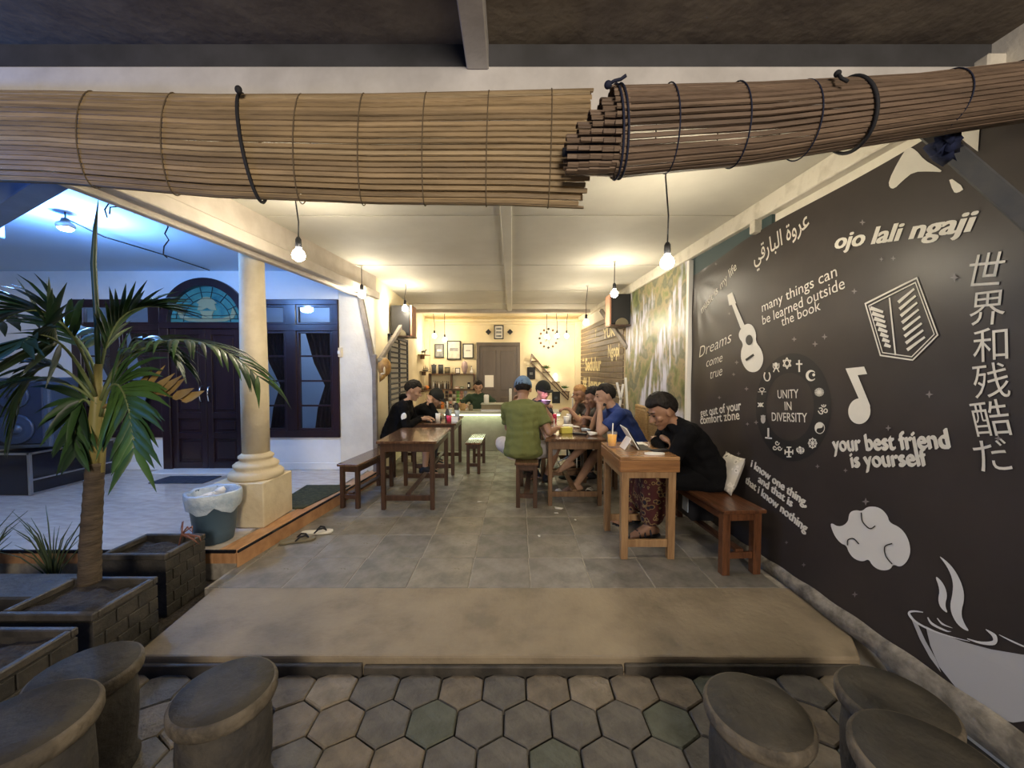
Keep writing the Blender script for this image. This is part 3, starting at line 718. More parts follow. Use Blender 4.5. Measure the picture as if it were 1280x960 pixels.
# ------------------------------------------------------------------ drum stools
random.seed(3)
def drum(x, y, z, r, label, tilt=0):
    t = thing('drum_stool', label, 'stool', (x, y, -.075), rz=random.random() * 6, group='round concrete stools in front')
    h = z + .075
    MB().lathe([(r * .84, 0), (r * .88, .02), (r * .80, h * .12), (r * .86, h * .35), (r * .88, h * .6), (r * .84, h - .05)], (0, 0, 0), 36).build('body', M['stoolbody'], t, world=False)
    MB().lathe([(r * .86, h - .055), (r * .96, h - .05), (r, h - .035), (r, h - .012), (r * .97, h - .002), (r * .93, h)], (0, 0, 0), 48).build('rim', M['stoolrim'], t, world=False, label='worn pale rim')
    MB().lathe([(r * .93, h - .004), (r * .925, h + .0015), (r * .5, h + .003), (.001, h + .003)], (0, 0, 0), 48).build('seat', M['stool'], t, world=False)
    return t
drum(-.975, 1.275, .32, .155, 'round concrete stool with a scratched top left of the slab centre')
drum(.785, 1.20, .32, .155, 'round concrete stool on the hexagonal pavers before the slab, right side')
drum(-1.54, 1.36, .32, .155, 'round concrete stool beside the tile planters, behind a taller one')
drum(-1.34, 1.02, .44, .16, 'tall round stool cut by the lower left corner')
drum(1.26, 1.235, .32, .155, 'round concrete stool by the banner foot, rear of the right pair')
drum(1.06, .94, .41, .165, 'taller round stool cut off at the lower right, by the banner')

# ------------------------------------------------------------------ planters
def planter(x0, x1, y0, y1, z1, label, zs=None, wall=.028):
    t = thing('planter', label, 'planter', ((x0 + x1) / 2, (y0 + y1) / 2, -.10), group='square tiled planters')
    zb = -.10; mb = MB()
    for a, b, c, d in ((x0, x1, y0, y0 + wall), (x0, x1, y1 - wall, y1), (x0, x0 + wall, y0 + wall, y1 - wall), (x1 - wall, x1, y0 + wall, y1 - wall)): mb.bx(a + .008, b - .008, c + (.008 if c == y0 else 0), d - (.008 if d == y1 else 0), zb, z1 - .03)
    mb.build('box', M['planter'], t)
    mb = MB()
    for a, b, c, d in ((x0, x1, y0, y0 + wall), (x0, x1, y1 - wall, y1), (x0, x0 + wall, y0 + wall, y1 - wall), (x1 - wall, x1, y0 + wall, y1 - wall)): mb.bx(a, b, c, d, z1 - .035, z1)
    mb.build('rim', M['planterrim'], t, bevel=.005)
    # raised tile courses on the faces
    n = 5; hh = (z1 - .04 - zb) / n
    for k in range(n):
        za = zb + k * hh + .004; zc_ = za + hh - .008; off = .5 * (k % 2)
        L = y1 - y0; m_ = 3
        for i in range(m_ + (1 if off else 0)):
            ya = y0 + max(0, (i - off)) * L / m_ + .004; yb = y0 + min(m_, i + 1 - off) * L / m_ - .004
            if yb - ya > .02: MB().bx(x1 - .010, x1 - .002, ya, yb, za, zc_).build('tile', M['planter'], t, bevel=.002)
    vs = []; n = 12; zsl = z1 - .05
    for j in range(n + 1):
        for i in range(n + 1):
            x = x0 + wall + (x1 - x0 - 2 * wall) * i / n; y = y0 + wall + (y1 - y0 - 2 * wall) * j / n
            vs.append((x, y, zsl + noise.noise(V((x * 14, y * 14, 0))) * .022))
    MB().add(vs, [(j * (n + 1) + i, j * (n + 1) + i + 1, (j + 1) * (n + 1) + i + 1, (j + 1) * (n + 1) + i) for j in range(n) for i in range(n)]).build('soil', M['soil'], t)
    return t
planter(-2.49, -2.09, 2.29, 2.60, .29, 'dark tiled planter with a dry twig, against the porch')
planter(-2.36, -1.91, 1.72, 2.05, .29, 'dark tiled planter holding the palm')
planter(-2.34, -1.88, 1.32, 1.64, .29, 'dark tiled planter of bare soil in the lower left corner')
single(MB().bx(-3.05, -2.42, 2.0, 2.25, -.10, .20), 'stone_block', M['planterrim'], 'low grey stone block left of the palm planter', 'block', bevel=.01)
mb = MB(); random.seed(5); b0 = V((-2.19, 2.50, .24))
for i in range(9):
    a = random.uniform(-.5, 1.6); L = random.uniform(.06, .13)
    mb.tube([b0, b0 + V((L * .2, .0, L * .5 + .03)), b0 + V((L * cos(a), random.uniform(-.03, .03), .05 + L * max(.1, sin(a)))), b0 + V((L * 1.2 * cos(a), 0, .03 + L * sin(a) * .7))], [.006, .004, .006, .001], 5)
single(mb, 'dry_plant', M['rachis'] if False else mat('dry_twig', (.22, .09, .06), .8), 'withered reddish twig standing in the planter by the bin', 'plant')

# grasses behind the planters
gm = mat('grass_blade', (.05, .07, .03), .6)
random.seed(21)
for k, (gx, gy) in enumerate([(-2.52, 1.55), (-2.95, 1.75), (-3.05, 2.52), (-3.5, 2.5), (-4.1, 2.45)]):
    mb = MB()
    for i in range(26):
        a = random.uniform(0, 6.28); L = random.uniform(.25, .55); h = random.uniform(.2, .45)
        p = [V((gx, gy, -.1)) + V((cos(a) * L * u ** 1.6 * .6, sin(a) * L * u ** 1.6 * .3, (h + .15) * (u - .35 * u * u) * 1.5)) for u in (0, .35, .7, 1)]
        mb.tube(p, [.004, .005, .004, .001], 4)
    single(mb, 'grass_tuft', gm, ['wispy grass tuft nearest the palm planter', 'wispy grass tuft at the picture edge beside the palm planter', 'grass tuft growing under the front of the porch', 'grass tuft under the porch front, further left', 'leftmost grass tuft under the porch front'][k], 'grass', kind=None)

# ------------------------------------------------------------------ palm
t = thing('potted_palm', 'tall young palm with ragged fronds in a dark tiled planter', 'palm', (-2.07, 1.885, .25))
tp = [P(112, 728, 1.885), P(113, 680, 1.885), P(116, 630, 1.885), P(119, 578, 1.885)]
pts = []; rs = []
for i in range(37):
    u = i / 36 * 3; k = min(2, int(u)); f_ = u - k; pts.append(tp[k].lerp(tp[k + 1], f_)); rs.append((.043 - .009 * i / 36) * (1.06 if i % 3 == 0 else 1))
MB().tube(pts, rs, 14).build('trunk', M['trunk'], t)
cs = MB(); cs.tube([P(117, 582, 1.885), P(119, 540, 1.88), P(121, 500, 1.88), P(123, 455, 1.88)], [.032, .029, .022, .014], 12)
cs.tube([P(127, 590, 1.89), P(130, 545, 1.89), P(129, 505, 1.9)], [.012, .011, .008], 8); cs.build('crownshaft', M['crownshaft'], t, label='smooth yellowish crownshaft')
def bez(ps, u):
    ps = [V(p) for p in ps]
    while len(ps) > 1: ps = [ps[i].lerp(ps[i + 1], u) for i in range(len(ps) - 1)]
    return ps[0]
def frond(ctrl, n, L, wd, m, spread=50, droop=.35, seed=0, start=.25, side=None, jit=.15, rz=.008, taperlen=True, up=(0, 0, 1)):
    rnd = random.Random(seed)
    ps = [P(*c) for c in ctrl]
    pts = [bez(ps, i / 14) for i in range(15)]
    fr = MB().tube(pts, [rz * (1 - .75 * i / 14) for i in range(15)], 6).build('frond', M['rachis'] if m is not M['deadleaf'] else m, t)
    up = V(up)
    for i in range(n):
        u = start + (1 - start) * i / (n - 1); p = bez(ps, u); d = (bez(ps, min(1, u + .02)) - bez(ps, max(0, u - .02))).normalized()
        for sd in ((-1, 1) if side is None else (side,)):
            s = d.cross(up).normalized() * sd
            a = R(spread * (1 - .45 * u) + rnd.uniform(-8, 8))
            l = L * (1 - (.35 * abs(u - .5) * 2 if taperlen else 0)) * rnd.uniform(1 - jit, 1 + jit)
            dr = d * cos(a) + s * sin(a) + up * rnd.uniform(.0, .18)
            dr.normalize(); wv = dr.cross(s.cross(d) if True else up).normalized()
            q = p.copy(); path = [q.copy()]; dd = dr.copy()
            for k in range(4):
                dd = (dd + V((0, 0, -1)) * droop * (.25 + .25 * k)).normalized(); q = q + dd * l / 4; path.append(q.copy())
            nrm = dr.cross(wv).normalized(); ww = [.35, 1, .95, .6, .04]
            vs = []
            for k, q in enumerate(path):
                w_ = wd * ww[k] / 2; vs += [q - wv * w_ + nrm * w_ * .35, q - nrm * w_ * .15, q + wv * w_ + nrm * w_ * .35]
            fs = []
            for k in range(4): b = k * 3; fs += [(b, b + 1, b + 4, b + 3), (b + 1, b + 2, b + 5, b + 4)]
            mm = m if not isinstance(m, list) else rnd.choice(m)
            MB().add(vs, fs, 0, True).build('leaflet', mm, fr)
    return fr
LF = M['leaf']
frond([(126, 500, 1.88), (150, 420, 1.84), (250, 395, 1.75), (322, 470, 1.66)], 20, .28, .020, LF, 48, .34, 1, .28)
frond([(126, 520, 1.87), (138, 455, 1.80), (160, 470, 1.72), (168, 560, 1.66)], 18, .30, .034, [LF[0], LF[2]], 62, .28, 2, .32, up=(0, -1, .35))
frond([(128, 510, 1.86), (160, 490, 1.80), (185, 486, 1.74), (228, 500, 1.70)], 7, .19, .042, M['deadleaf'], 42, -.12, 3, .45, side=-1, up=(0, -1, .2))
frond([(120, 490, 1.88), (95, 390, 1.78), (40, 350, 1.66), (-30, 430, 1.55)], 20, .34, .034, [LF[1], LF[0]], 54, .20, 4, .3)
frond([(119, 495, 1.86), (85, 420, 1.72), (50, 405, 1.60), (28, 430, 1.50)], 15, .30, .032, [LF[1]], 80, .12, 5, .45, up=(0, -1, .5))
frond([(124, 480, 1.90), (130, 400, 1.92), (160, 375, 1.94), (205, 385, 1.98)], 18, .28, .030, [LF[1], LF[0]], 50, .12, 6, .2)
frond([(118, 500, 1.88), (80, 470, 1.80), (40, 462, 1.72), (-40, 500, 1.62)], 13, .26, .030, [LF[1]], 50, .32, 7, .25)
frond([(122, 480, 1.92), (110, 410, 2.0), (60, 385, 2.1), (0, 400, 2.2)], 14, .30, .038, [LF[1]], 54, .25, 8, .25)
frond([(120, 520, 1.90), (105, 480, 1.90), (90, 500, 1.88), (95, 560, 1.85)], 12, .24, .038, [LF[0], LF[1]], 60, .32, 10, .3, up=(0, -1, .4))
frond([(125, 500, 1.93), (150, 425, 1.98), (195, 405, 2.02), (225, 450, 2.05)], 13, .26, .034, [LF[1]], 54, .28, 12, .25)
frond([(121, 505, 1.87), (70, 430, 1.80), (35, 445, 1.74), (15, 530, 1.70)], 13, .26, .036, [LF[1], LF[0]], 56, .32, 14, .28)
MB().tube([P(123, 470, 1.88), P(121, 400, 1.88), P(117, 330, 1.88), P(119, 285, 1.88), P(123, 250, 1.88)], [.010, .011, .011, .008, .001], 8).build('spear_leaf', LF[1], t, label='unopened upright spear leaf')
# ------------------------------------------------------------------ tables and benches
def table(cx, cy, w, L, h, rz, label, top='tabletop', leg='legwood', lw=.048, ap=.085, tt=.026, group='brown wooden tables', band=None, over=.03, mid=True, stz=.12, fascia=False):
    t = thing('wooden_table', label, 'table', (cx, cy, 0), rz, group)
    MB().bx(-w / 2, w / 2, -L / 2, L / 2, h - tt, h).build('tabletop', M[top], t, False, bevel=.004)
    x = w / 2 - over - lw / 2; y = L / 2 - over - lw / 2
    for sx in (-1, 1):
        for sy in (-1, 1):
            MB().box((sx * x, sy * y, (h - tt) / 2), (lw, lw, h - tt), None, 0, .88).build('leg', M[leg], t, False, bevel=.004)
    mb = MB(); za, zb = h - tt - ap, h - tt; i = lw / 2 - .012
    for sy in (-1, 1): mb.box((0, sy * (y + i), (za + zb) / 2), (2 * x, .022, ap))
    for sx in (-1, 1): mb.box((sx * (x + i), 0, (za + zb) / 2), (.022, 2 * y, ap))
    mb.build('apron', M[band or leg], t, False, bevel=.003)
    for sy in (-1, 1): MB().box((0, sy * y, stz), (2 * x, .024, .055)).build('stretcher', M[leg], t, False, bevel=.003)
    if fascia:
        for sy in (-1, 1): MB().box((0, sy * (L / 2 - .006), h - tt - .043), (w - .004, .016, .086)).build('fascia', M['oakband'], t, False, bevel=.003)
        for sx in (-1, 1): MB().box((sx * (w / 2 - .006), 0, h - tt - .043), (.016, L - .03, .086)).build('fascia', M['oakband'], t, False, bevel=.003)
    if mid: MB().box((0, 0, stz + .035), (.05, 2 * y, .022)).build('stretcher', M[leg], t, False, bevel=.003)
    return t
def bench(cx, cy, w, L, h, rz, label, top='tabletop', leg='legwood', lw=.042, group='wooden benches', side=False, stz=.12, ap=.06):
    t = thing('bench', label, 'bench', (cx, cy, 0), rz, group)
    n = 1
    MB().bx(-w / 2, w / 2, -L / 2, L / 2, h - .026, h).build('seat', M[top], t, False, bevel=.005)
    x = w / 2 - .012 - lw / 2; y = L / 2 - .03 - lw / 2
    for sx in (-1, 1):
        for sy in (-1, 1): MB().box((sx * x, sy * y, (h - .026) / 2), (lw, lw, h - .026)).build('leg', M[leg], t, False, bevel=.004)
    mb = MB()
    for sy in (-1, 1): mb.box((0, sy * (y + .008), h - .026 - ap / 2), (2 * x, .02, ap))
    for sx in (-1, 1): mb.box((sx * (x + .008), 0, h - .026 - ap / 2), (.02, 2 * y, ap))
    mb.build('apron', M[leg], t, False, bevel=.003)
    for sy in (-1, 1): MB().box((0, sy * y, stz), (2 * x, .022, .045)).build('stretcher', M[leg], t, False, bevel=.003)
    if side: MB().box((0, 0, stz + .03), (.06, 2 * y, .022)).build('stretcher', M[leg], t, False, bevel=.003)
    return t
table(-1.045, 4.25, .60, .92, .70, 0, 'empty brown wooden table with a shiny top, left side nearest the slab')
table(-1.05, 5.50, .62, .84, .70, 0, 'brown wooden table with cups where the two hooded and capped men sit')
table(.65, 4.37, .62, .92, .70, 0, 'brown wooden table between the olive-shirted and blue-shirted men', leg='midwood')
table(.65, 5.30, .62, .86, .70, 0, 'brown wooden table further back in the right row, towards the counter', leg='midwood')
table(1.005, 3.09, .44, .60, .77, 0, 'honey-coloured wooden table with the orange drink, nearest on the right', top='oaktop', leg='oak', lw=.058, ap=.135, over=.018, mid=False, stz=.115, fascia=True)
bench(-1.59, 4.26, .23, .86, .46, -R(8), 'brown bench between the empty table and the porch step', side=True)
bench(-.51, 5.5, .21, .72, .43, -R(2), 'small bench standing alone in the aisle before the counter')
bench(.175, 4.27, .24, .84, .47, -R(4), 'brown bench under the man in the olive shirt', side=True)
bench(-1.61, 5.45, .22, .95, .45, -R(2), 'bench under the two men in black, against the shutter wall')
bench(.18, 5.32, .22, .84, .45, -R(2), 'bench under the man in the black cap behind the olive shirt')
bench(1.53, 3.14, .30, 1.16, .46, R(4), 'reddish brown bench under the man in black, by the black banner', top='redwood', leg='redwood', lw=.055, side=True, stz=.13)
bench(1.26, 5.60, .24, .6, .45, R(2), 'bench under the fair-haired man at the back of the right row')

# rattan chairs by the wall
def rattan(cx, cy, label):
    t = thing('rattan_chair', label, 'chair', (cx, cy, 0), 0, 'woven rattan chairs')
    for x in (-.2, .2):
        for y in (-.2, .2): MB().box((x, y, .21), (.035, .035, .42)).build('leg', M['midwood'], t, False, bevel=.003)
    MB().bx(-.23, .23, -.23, .23, .40, .45).build('seat', M['rattan'], t, False, bevel=.012)
    b = MB(); b.box((.20, 0, .68), (.035, .36, .50)); b.build('backrest', M['rattan'], t, False, bevel=.016, seg=2)
    f = MB()
    for y in (-.2, .2): f.box((.20, y, .66), (.04, .035, .56))
    f.box((.20, 0, .945), (.04, .43, .035)); f.build('back_frame', M['rattan'], t, False, bevel=.006)
    mb = MB()
    for k in range(14): mb.box((.18, 0, .46 + k * .034), (.01, .355, .022))
    mb.build('weave', M['rattan'], t, False, kind='stuff')
    return t
c1 = rattan(1.42, 4.30, 'woven rattan chair under the man in the blue T-shirt'); c2 = rattan(1.42, 4.80, 'woven rattan chair behind the blue-shirted man, under the dark-haired eater')

# cushion and bag by the bench
q = V((1.685, 2.98, .605)); n = 14; vs = []; 
mb = MB()
for sgn in (-1, 1):
    k0 = len(mb.v); vv = []; ff = []
    for j in range(n + 1):
        for i in range(n + 1):
            u = -1 + 2 * i / n; v = -1 + 2 * j / n
            th = .04 * max(0, (1 - u ** 4) * (1 - v ** 4)) ** .5
            pin = 1 - .10 * (1 - abs(u)) * 0 - .08 * (1 - (u * v) ** 2) * (abs(u) ** 6 + abs(v) ** 6)
            vv.append(q + V((sgn * th + .05 * v, u * .13 * pin, v * .14 * pin)))
    for j in range(n):
        for i in range(n):
            b = j * (n + 1) + i; f = (b, b + 1, b + n + 2, b + n + 1); ff.append(f if sgn > 0 else f[::-1])
    mb.add(vv, ff, 0, True)
single(mb, 'cushion', M['pillow'], 'speckled cushion leaning on the banner behind the man in black', 'cushion')
t = thing('shopping_bag', 'dark plastic bag with a pale blue patch beneath the reddish bench', 'bag', (1.56, 3.25, .17))
MB().hull([V((1.56, 3.25, .27)) + V((a * .09, b * .13, c * .10)) for a in (-1, 1) for b in (-1, 1) for c in (-1, .6, 1)]).build('bag', M['rubber'], t)
MB().bx(1.458, 1.464, 3.17, 3.27, .22, .34).build('patch', M['bag'], t)

# litter on the floor
random.seed(12)
for k, (x, y) in enumerate([(600, 627), (699, 635), (697, 641), (674, 670), (719, 650)]):
    p = G(x, y, .012); mb = MB(); s = [.035, .05, .035, .012, .013][k]
    mb.hull([p + V((random.uniform(-1, 1) * s, random.uniform(-.5, .5) * s, random.uniform(-.009, .01))) for _ in range(9)])
    single(mb, 'crumpled_tissue', M['paper'], ['crumpled white tissue on the aisle tiles before the small bench', 'larger white tissue on the tiles before the right table row', 'smaller white tissue just in front of the larger one', 'tiny paper scrap on the tile left of the honey table', 'tiny paper scrap between the tissues and the honey table leg'][k], 'litter', 'scraps of white tissue')
# flip flops
def flip(name, p, ang, L, label, group=None, m='rubber', strap='white', z=0.004):
    t = thing(name, label, 'sandal', (p[0], p[1], z), ang, group)
    out = [(x * L, y * L) for x, y in [(-.48, -.10), (-.5, 0), (-.48, .10), (-.38, .15), (-.1, .135), (.15, .17), (.35, .18), (.47, .12), (.5, .02), (.47, -.09), (.35, -.15), (.15, -.16), (-.1, -.13), (-.38, -.15)]]
    MB().prism(out, 0, .018).build('sole', M[m], t, False, bevel=.004)
    mb = MB()
    for q in (-1, 1): mb.tube([(.30 * L, 0, .02), (.22 * L, q * .06 * L, .045), (.08 * L, q * .13 * L, .045), (-.04 * L, q * .15 * L, .016)], [.005, .007, .008, .006], 6)
    mb.build('strap', M[strap], t, False)
    return t
g1 = G(372, 677, 0); g2 = G(388, 669, 0)
flip('flip_flop', g1, R(20), .27, 'dark-soled flip-flop lying in front of its pair by the porch step', 'flip-flops by the porch step', 'tkhaki', 'cord')
flip('flip_flop', (g2.x + .04, g2.y + .03), R(10), .26, 'pale-topped flip-flop behind its pair by the porch step', 'flip-flops by the porch step', 'plaster', 'cord')
flip('flip_flop', (.56, 4.32), R(178), .27, 'black flip-flop left under the brown table, nearer the olive shirt', 'flip-flops under the brown table')
flip('flip_flop', (.92, 4.36), R(170), .27, 'black flip-flop left under the brown table, nearer the rattan chairs', 'flip-flops under the brown table')

# ------------------------------------------------------------------ banner
def ztop(y): return 2.49 - .035 * y - .012 * sin(y * 4) - (.06 * max(0, y - 3.0) ** 1.2)
def disp(p):
    dy = 3.74 - p.y; dz = 2.27 - p.z; r = math.hypot(dy, dz); a = math.atan2(dz, dy)
    return .0055 * math.exp(-r / .55) * sin(a * 17) * min(1, r * 6) + .0022 * sin(p.z * 9 + p.y * 2.5) * (1 if p.z > 1.1 else .4) + .0025 * noise.noise(V((p.y * 3, p.z * 3, 0)))
NB = V((-1, -.0424, 0)).normalized()
def onb(p, off=.004): return V(p) + NB * (disp(p) + off)
ban = thing('banner', 'large black printed banner with white slogans covering the right wall', 'banner', (Xw(2.3), 2.3, .1))
ny, nz = 90, 60; vs = []
for j in range(nz + 1):
    for i in range(ny + 1):
        y = .55 + (3.745 - .55) * i / ny; z0 = .02 + .012 * sin(y * 9); z = z0 + (ztop(y) - z0) * j / nz
        vs.append(onb(V((Xw(y), y, z)), 0))
MB().add(vs, [(j * (ny + 1) + i, (j + 1) * (ny + 1) + i, (j + 1) * (ny + 1) + i + 1, j * (ny + 1) + i + 1) for j in range(nz) for i in range(ny)], 0, True).build('sheet', M['banner'], ban)
mb = MB(); vs = []
for i in range(61):
    y = .6 + 3.0 * i / 60; x = Xw(y); w_ = .014 + .008 * sin(y * 7); q = .008 * sin(y * 23)
    vs += [V((x - .005, y, .10 + q * .5 - .03 * max(0, y - 2.3))), V((x - .03 - q, y, .075 - .03 * max(0, y - 2.3))), V((x - .02 - w_, y, -.02 if y < 1.84 else .012 + q * .3)), V((x - .01, y, -.06 if y < 1.84 else .004))]
MB().add(vs, [(i * 4 + k, i * 4 + k + 1, i * 4 + 5 + k, i * 4 + 4 + k) for i in range(60) for k in range(3)], 0, True).build('hem', M['hem'], ban, label='crumpled pale folded hem')
struct(MB().prism([(Xw(2.7) + .006, 2.7), (Xw(3.8) + .006, 3.8), (Xw(3.8) + .03, 3.8), (Xw(2.7) + .03, 2.7)], 2.15, 2.475), 'wall_strip', mat('teal_gap', (.05, .08, .085), .7))
def put(pts3, off, m, name, tri=None):
    pass
def wshape(polys, name, m='print', off=.0035, label=None):
    mb = MB()
    for pl in polys:
        # densify outline, map on to the wall
        q = []
        for i in range(len(pl)): q.append(Wp(*pl[i]))
        tri = tessellate_polygon([[V((-p.y, p.z, 0)) for p in q]])
        mb.add([onb(p, off) for p in q], [list(t_) for t_ in tri])
    return mb.build(name, M[m] if isinstance(m, str) else m, ban, label=label)
def smooth(pl, it=2):
    for _ in range(it):
        o = []
        for i in range(len(pl)):
            a = pl[i]; b = pl[(i + 1) % len(pl)]
            o += [(a[0] * .75 + b[0] * .25, a[1] * .75 + b[1] * .25), (a[0] * .25 + b[0] * .75, a[1] * .25 + b[1] * .75)]
        pl = o
    return pl
def stroke(pts, w):
    if len(pts) > 2:
        if not isinstance(w, (list, tuple)): w = [w] * len(pts)
        P_ = [pts[0]] + list(pts) + [pts[-1]]; W_ = [w[0]] + list(w) + [w[-1]]; o = []; ow = []
        for i in range(1, len(P_) - 2):
            for k in range(5):
                u = k / 5; a, b, c, d = P_[i - 1], P_[i], P_[i + 1], P_[i + 2]
                f = lambda a, b, c, d: .5 * (2 * b + (c - a) * u + (2 * a - 5 * b + 4 * c - d) * u * u + (3 * b - a - 3 * c + d) * u ** 3)
                o.append((f(a[0], b[0], c[0], d[0]), f(a[1], b[1], c[1], d[1]))); ow.append(W_[i] * (1 - u) + W_[i + 1] * u)
        pts = o + [pts[-1]]; w = ow + [w[-1]]
    L = []; Rr = []
    for i in range(len(pts)):
        a = pts[max(0, i - 1)]; b = pts[min(len(pts) - 1, i + 1)]; dx, dy = b[0] - a[0], b[1] - a[1]; l = math.hypot(dx, dy) or 1
        ww = w[i] if isinstance(w, (list, tuple)) else w
        L.append((pts[i][0] - dy / l * ww / 2, pts[i][1] + dx / l * ww / 2)); Rr.append((pts[i][0] + dy / l * ww / 2, pts[i][1] - dx / l * ww / 2))
    return L + Rr[::-1]
_tm = {}
TXT = bpy.data.scenes.new('tmp_text')
def tmesh(s, bold=0, sp=1.0, res=3):
    key = (s, bold, sp)
    if key not in _tm:
        c = bpy.data.curves.new('t', 'FONT'); c.body = s; c.offset = bold; c.resolution_u = res; c.space_character = sp
        o = bpy.data.objects.new('t', c); TXT.collection.objects.link(o); TXT.view_layers[0].update(); dg = TXT.view_layers[0].depsgraph
        me = bpy.data.meshes.new_from_object(o.evaluated_get(dg)); vs = [v.co.copy() for v in me.vertices]; fs = [list(p.vertices) for p in me.polygons]
        bpy.data.objects.remove(o); bpy.data.curves.remove(c); _tm[key] = (vs, fs)
    return _tm[key]
def wtext(s, p0, p1, hpx, bold=0, nib=None, shear=0, m='print', off=.0035, sp=1.0, name='lettering', mapf=None):
    """lettering whose baseline runs from pixel p0 to p1 on the wall; hpx = cap height in pixels at p0"""
    vs, fs = tmesh(s, bold, sp); x0 = min(v.x for v in vs); x1 = max(v.x for v in vs)
    A_, B_ = Wp(*p0), Wp(*p1); d = B_ - A_; L = d.length; ex = d / L
    up = (V((0, 0, 1)) - ex * ex.z).normalized()
    ch = (Wp(p0[0], p0[1] - hpx) - A_).length / .70
    mb = MB(); sx = L / (x1 - x0)
    for i, (ox, oy) in enumerate(nib or [(0, 0)]):
        o = [onb(A_ + ex * ((v.x - x0 + ox + shear * v.y) * sx) + up * ((v.y + oy) * ch), off + i * .0001) for v in vs]
        mb.add(o, fs)
    return mb.build(name, M[m], ban)
nibs = [(-.05, -.03), (-.025, -.015), (0, 0), (.025, .015), (.05, .03)]
nib2 = [(-.03, 0), (-.015, 0), (0, 0), (.015, 0), (.03, 0)]
wtext('ojo lali ngaji', (1043, 311), (1213, 289), 18, .012, nib2, .12)
ar = ['\uFEF2', '\uFED7', '\uFEAD', '\uFE8E', '\uFE92', '\uFEDF', '\u0627', ' ', '\uFE93', '\u0648', '\uFEAE', '\uFECB']
wtext(''.join(ar), (944, 330), (1013, 282), 19, .008)
wtext('music is my life', (878, 392), (922, 336), 10, .006, None, .15)
wtext('many things can', (953, 390), (1047, 345), 12)
wtext('be learned outside', (954, 406), (1057, 360), 12)
wtext('the book', (978, 408), (1027, 387), 12)
wtext('Dreams', (874, 447), (914, 428), 13, -.008, None, .35)
wtext('come', (883, 459), (903, 452), 11, -.008, None, .35)
wtext('true', (888, 474), (903, 469), 12, -.008, None, .35)
wtext('get out of your', (876, 521), (927, 512), 10, .012)
wtext('comfort zone', (876, 530), (925, 524), 10, .012)
wtext('UNITY', (972.5, 498), (998.5, 497.5), 10.5, .004)
wtext('IN', (981.5, 512.5), (990, 512.5), 10.5, .004)
wtext('DIVERSITY', (965.5, 526), (1010, 528), 10.5, .004)
wtext('your best friend', (1043, 564), (1189, 560), 18, .004, nibs, .05)
wtext('is yourself', (1066, 584), (1161, 582), 18, .004, nibs, .05)
wtext('i know one thing,', (939, 583), (1008, 634), 9.5, .006, nibs)
wtext('and that is', (948, 602), (990, 634), 9.5, .006, nibs)
wtext('that i know nothing', (932, 603), (1008, 666), 9.5, .006, nibs)
for ch_, x, y, s in (('世', 1230, 340, 44), ('界', 1234, 386, 44), ('和', 1239, 432, 44), ('残', 1242, 477, 45), ('酷', 1245, 524, 46), ('だ', 1249, 570, 44)):
    wtext(ch_, (x - s / 2, y + s * .40), (x + s / 2, y + s * .34), s * .72, -.002)
def ell_px(cx, cy, a, b, n=48): return [(cx + a * cos(2 * pi * i / n), cy + b * sin(2 * pi * i / n)) for i in range(n)]
o_ = ell_px(992, 509, 47, 67.5); i_ = ell_px(987.5, 508.5, 30, 42.5)
mb = MB(); q = [onb(Wp(*p), .0015) for p in o_] + [onb(Wp(*p), .0015) for p in i_]
mb.add(q, [(i, (i + 1) % 48, 48 + (i + 1) % 48, 48 + i) for i in range(48)]).build('ring_print', M['ring'], ban)
for ch_, x, y, s in (('ॐ', 1029.5, 512.5, 15), ('☬', 1002, 562, 12), ('☥', 953, 488, 12), ('✺', 1024.5, 488.5, 14)):
    wtext(ch_, (x - s * .42, y + s * .45), (x + s * .42, y + s * .45), s * .72, .006, name='emblem')
def star6(x, y, r): return [stroke([(x + r * .8 * cos(R(a)), y + r * sin(R(a))), (x + r * .8 * cos(R(a + 120)), y + r * sin(R(a + 120)))], 1.3) for a in (-90, 30, 150, 90, 210, 330)]
def ringpx(x, y, rx, ry, w, n=14): 
    q = ell_px(x, y, rx, ry, n); return [stroke([q[i], q[(i + 1) % n]], w) for i in range(n)]
wshape(star6(984.5, 454, 7), 'emblem'); wshape([stroke([(999.5, 450), (999.5, 465)], 2), stroke([(995.5, 455), (1003.5, 455)], 2)], 'emblem')
wshape([[(1014 + 6.5 * cos(R(a)), 469.5 + 7 * sin(R(a))) for a in range(40, 321, 20)] + [(1015.5 + 4.6 * cos(R(a)), 469.5 + 5 * sin(R(a))) for a in range(320, 39, -20)], ell_px(1017.5, 468.5, 1.8, 2, 8)], 'emblem')
wshape(ringpx(1025.5, 535, 6, 7, .9) + [[(1025.5 + 6 * cos(R(a)), 535 + 7 * sin(R(a))) for a in range(90, 271, 15)] + [(1027 + 2.6 * cos(R(a)), 531.5 + 3.5 * sin(R(a))) for a in range(-90, 91, 30)] + [(1024 - 2.6 * cos(R(a)), 538.5 + 3.5 * sin(R(a))) for a in range(-90, 91, 30)][1:]], 'emblem')
wshape(ringpx(1016.5, 554, 4.6, 5.6, 1.2) + [stroke([(1016.5, 554), (1016.5 + 6 * cos(R(a)), 554 + 7 * sin(R(a)))], 1) for a in range(0, 360, 45)], 'emblem')
wshape([stroke([(987, 558.5), (987, 571.5)], 2), stroke([(982, 565), (992, 565)], 1.8), stroke([(984, 559), (990, 559)], 1.4), stroke([(984, 571), (990, 571)], 1.4), stroke([(982.2, 562), (982.2, 568)], 1.4), stroke([(991.8, 562), (991.8, 568)], 1.4)], 'emblem')
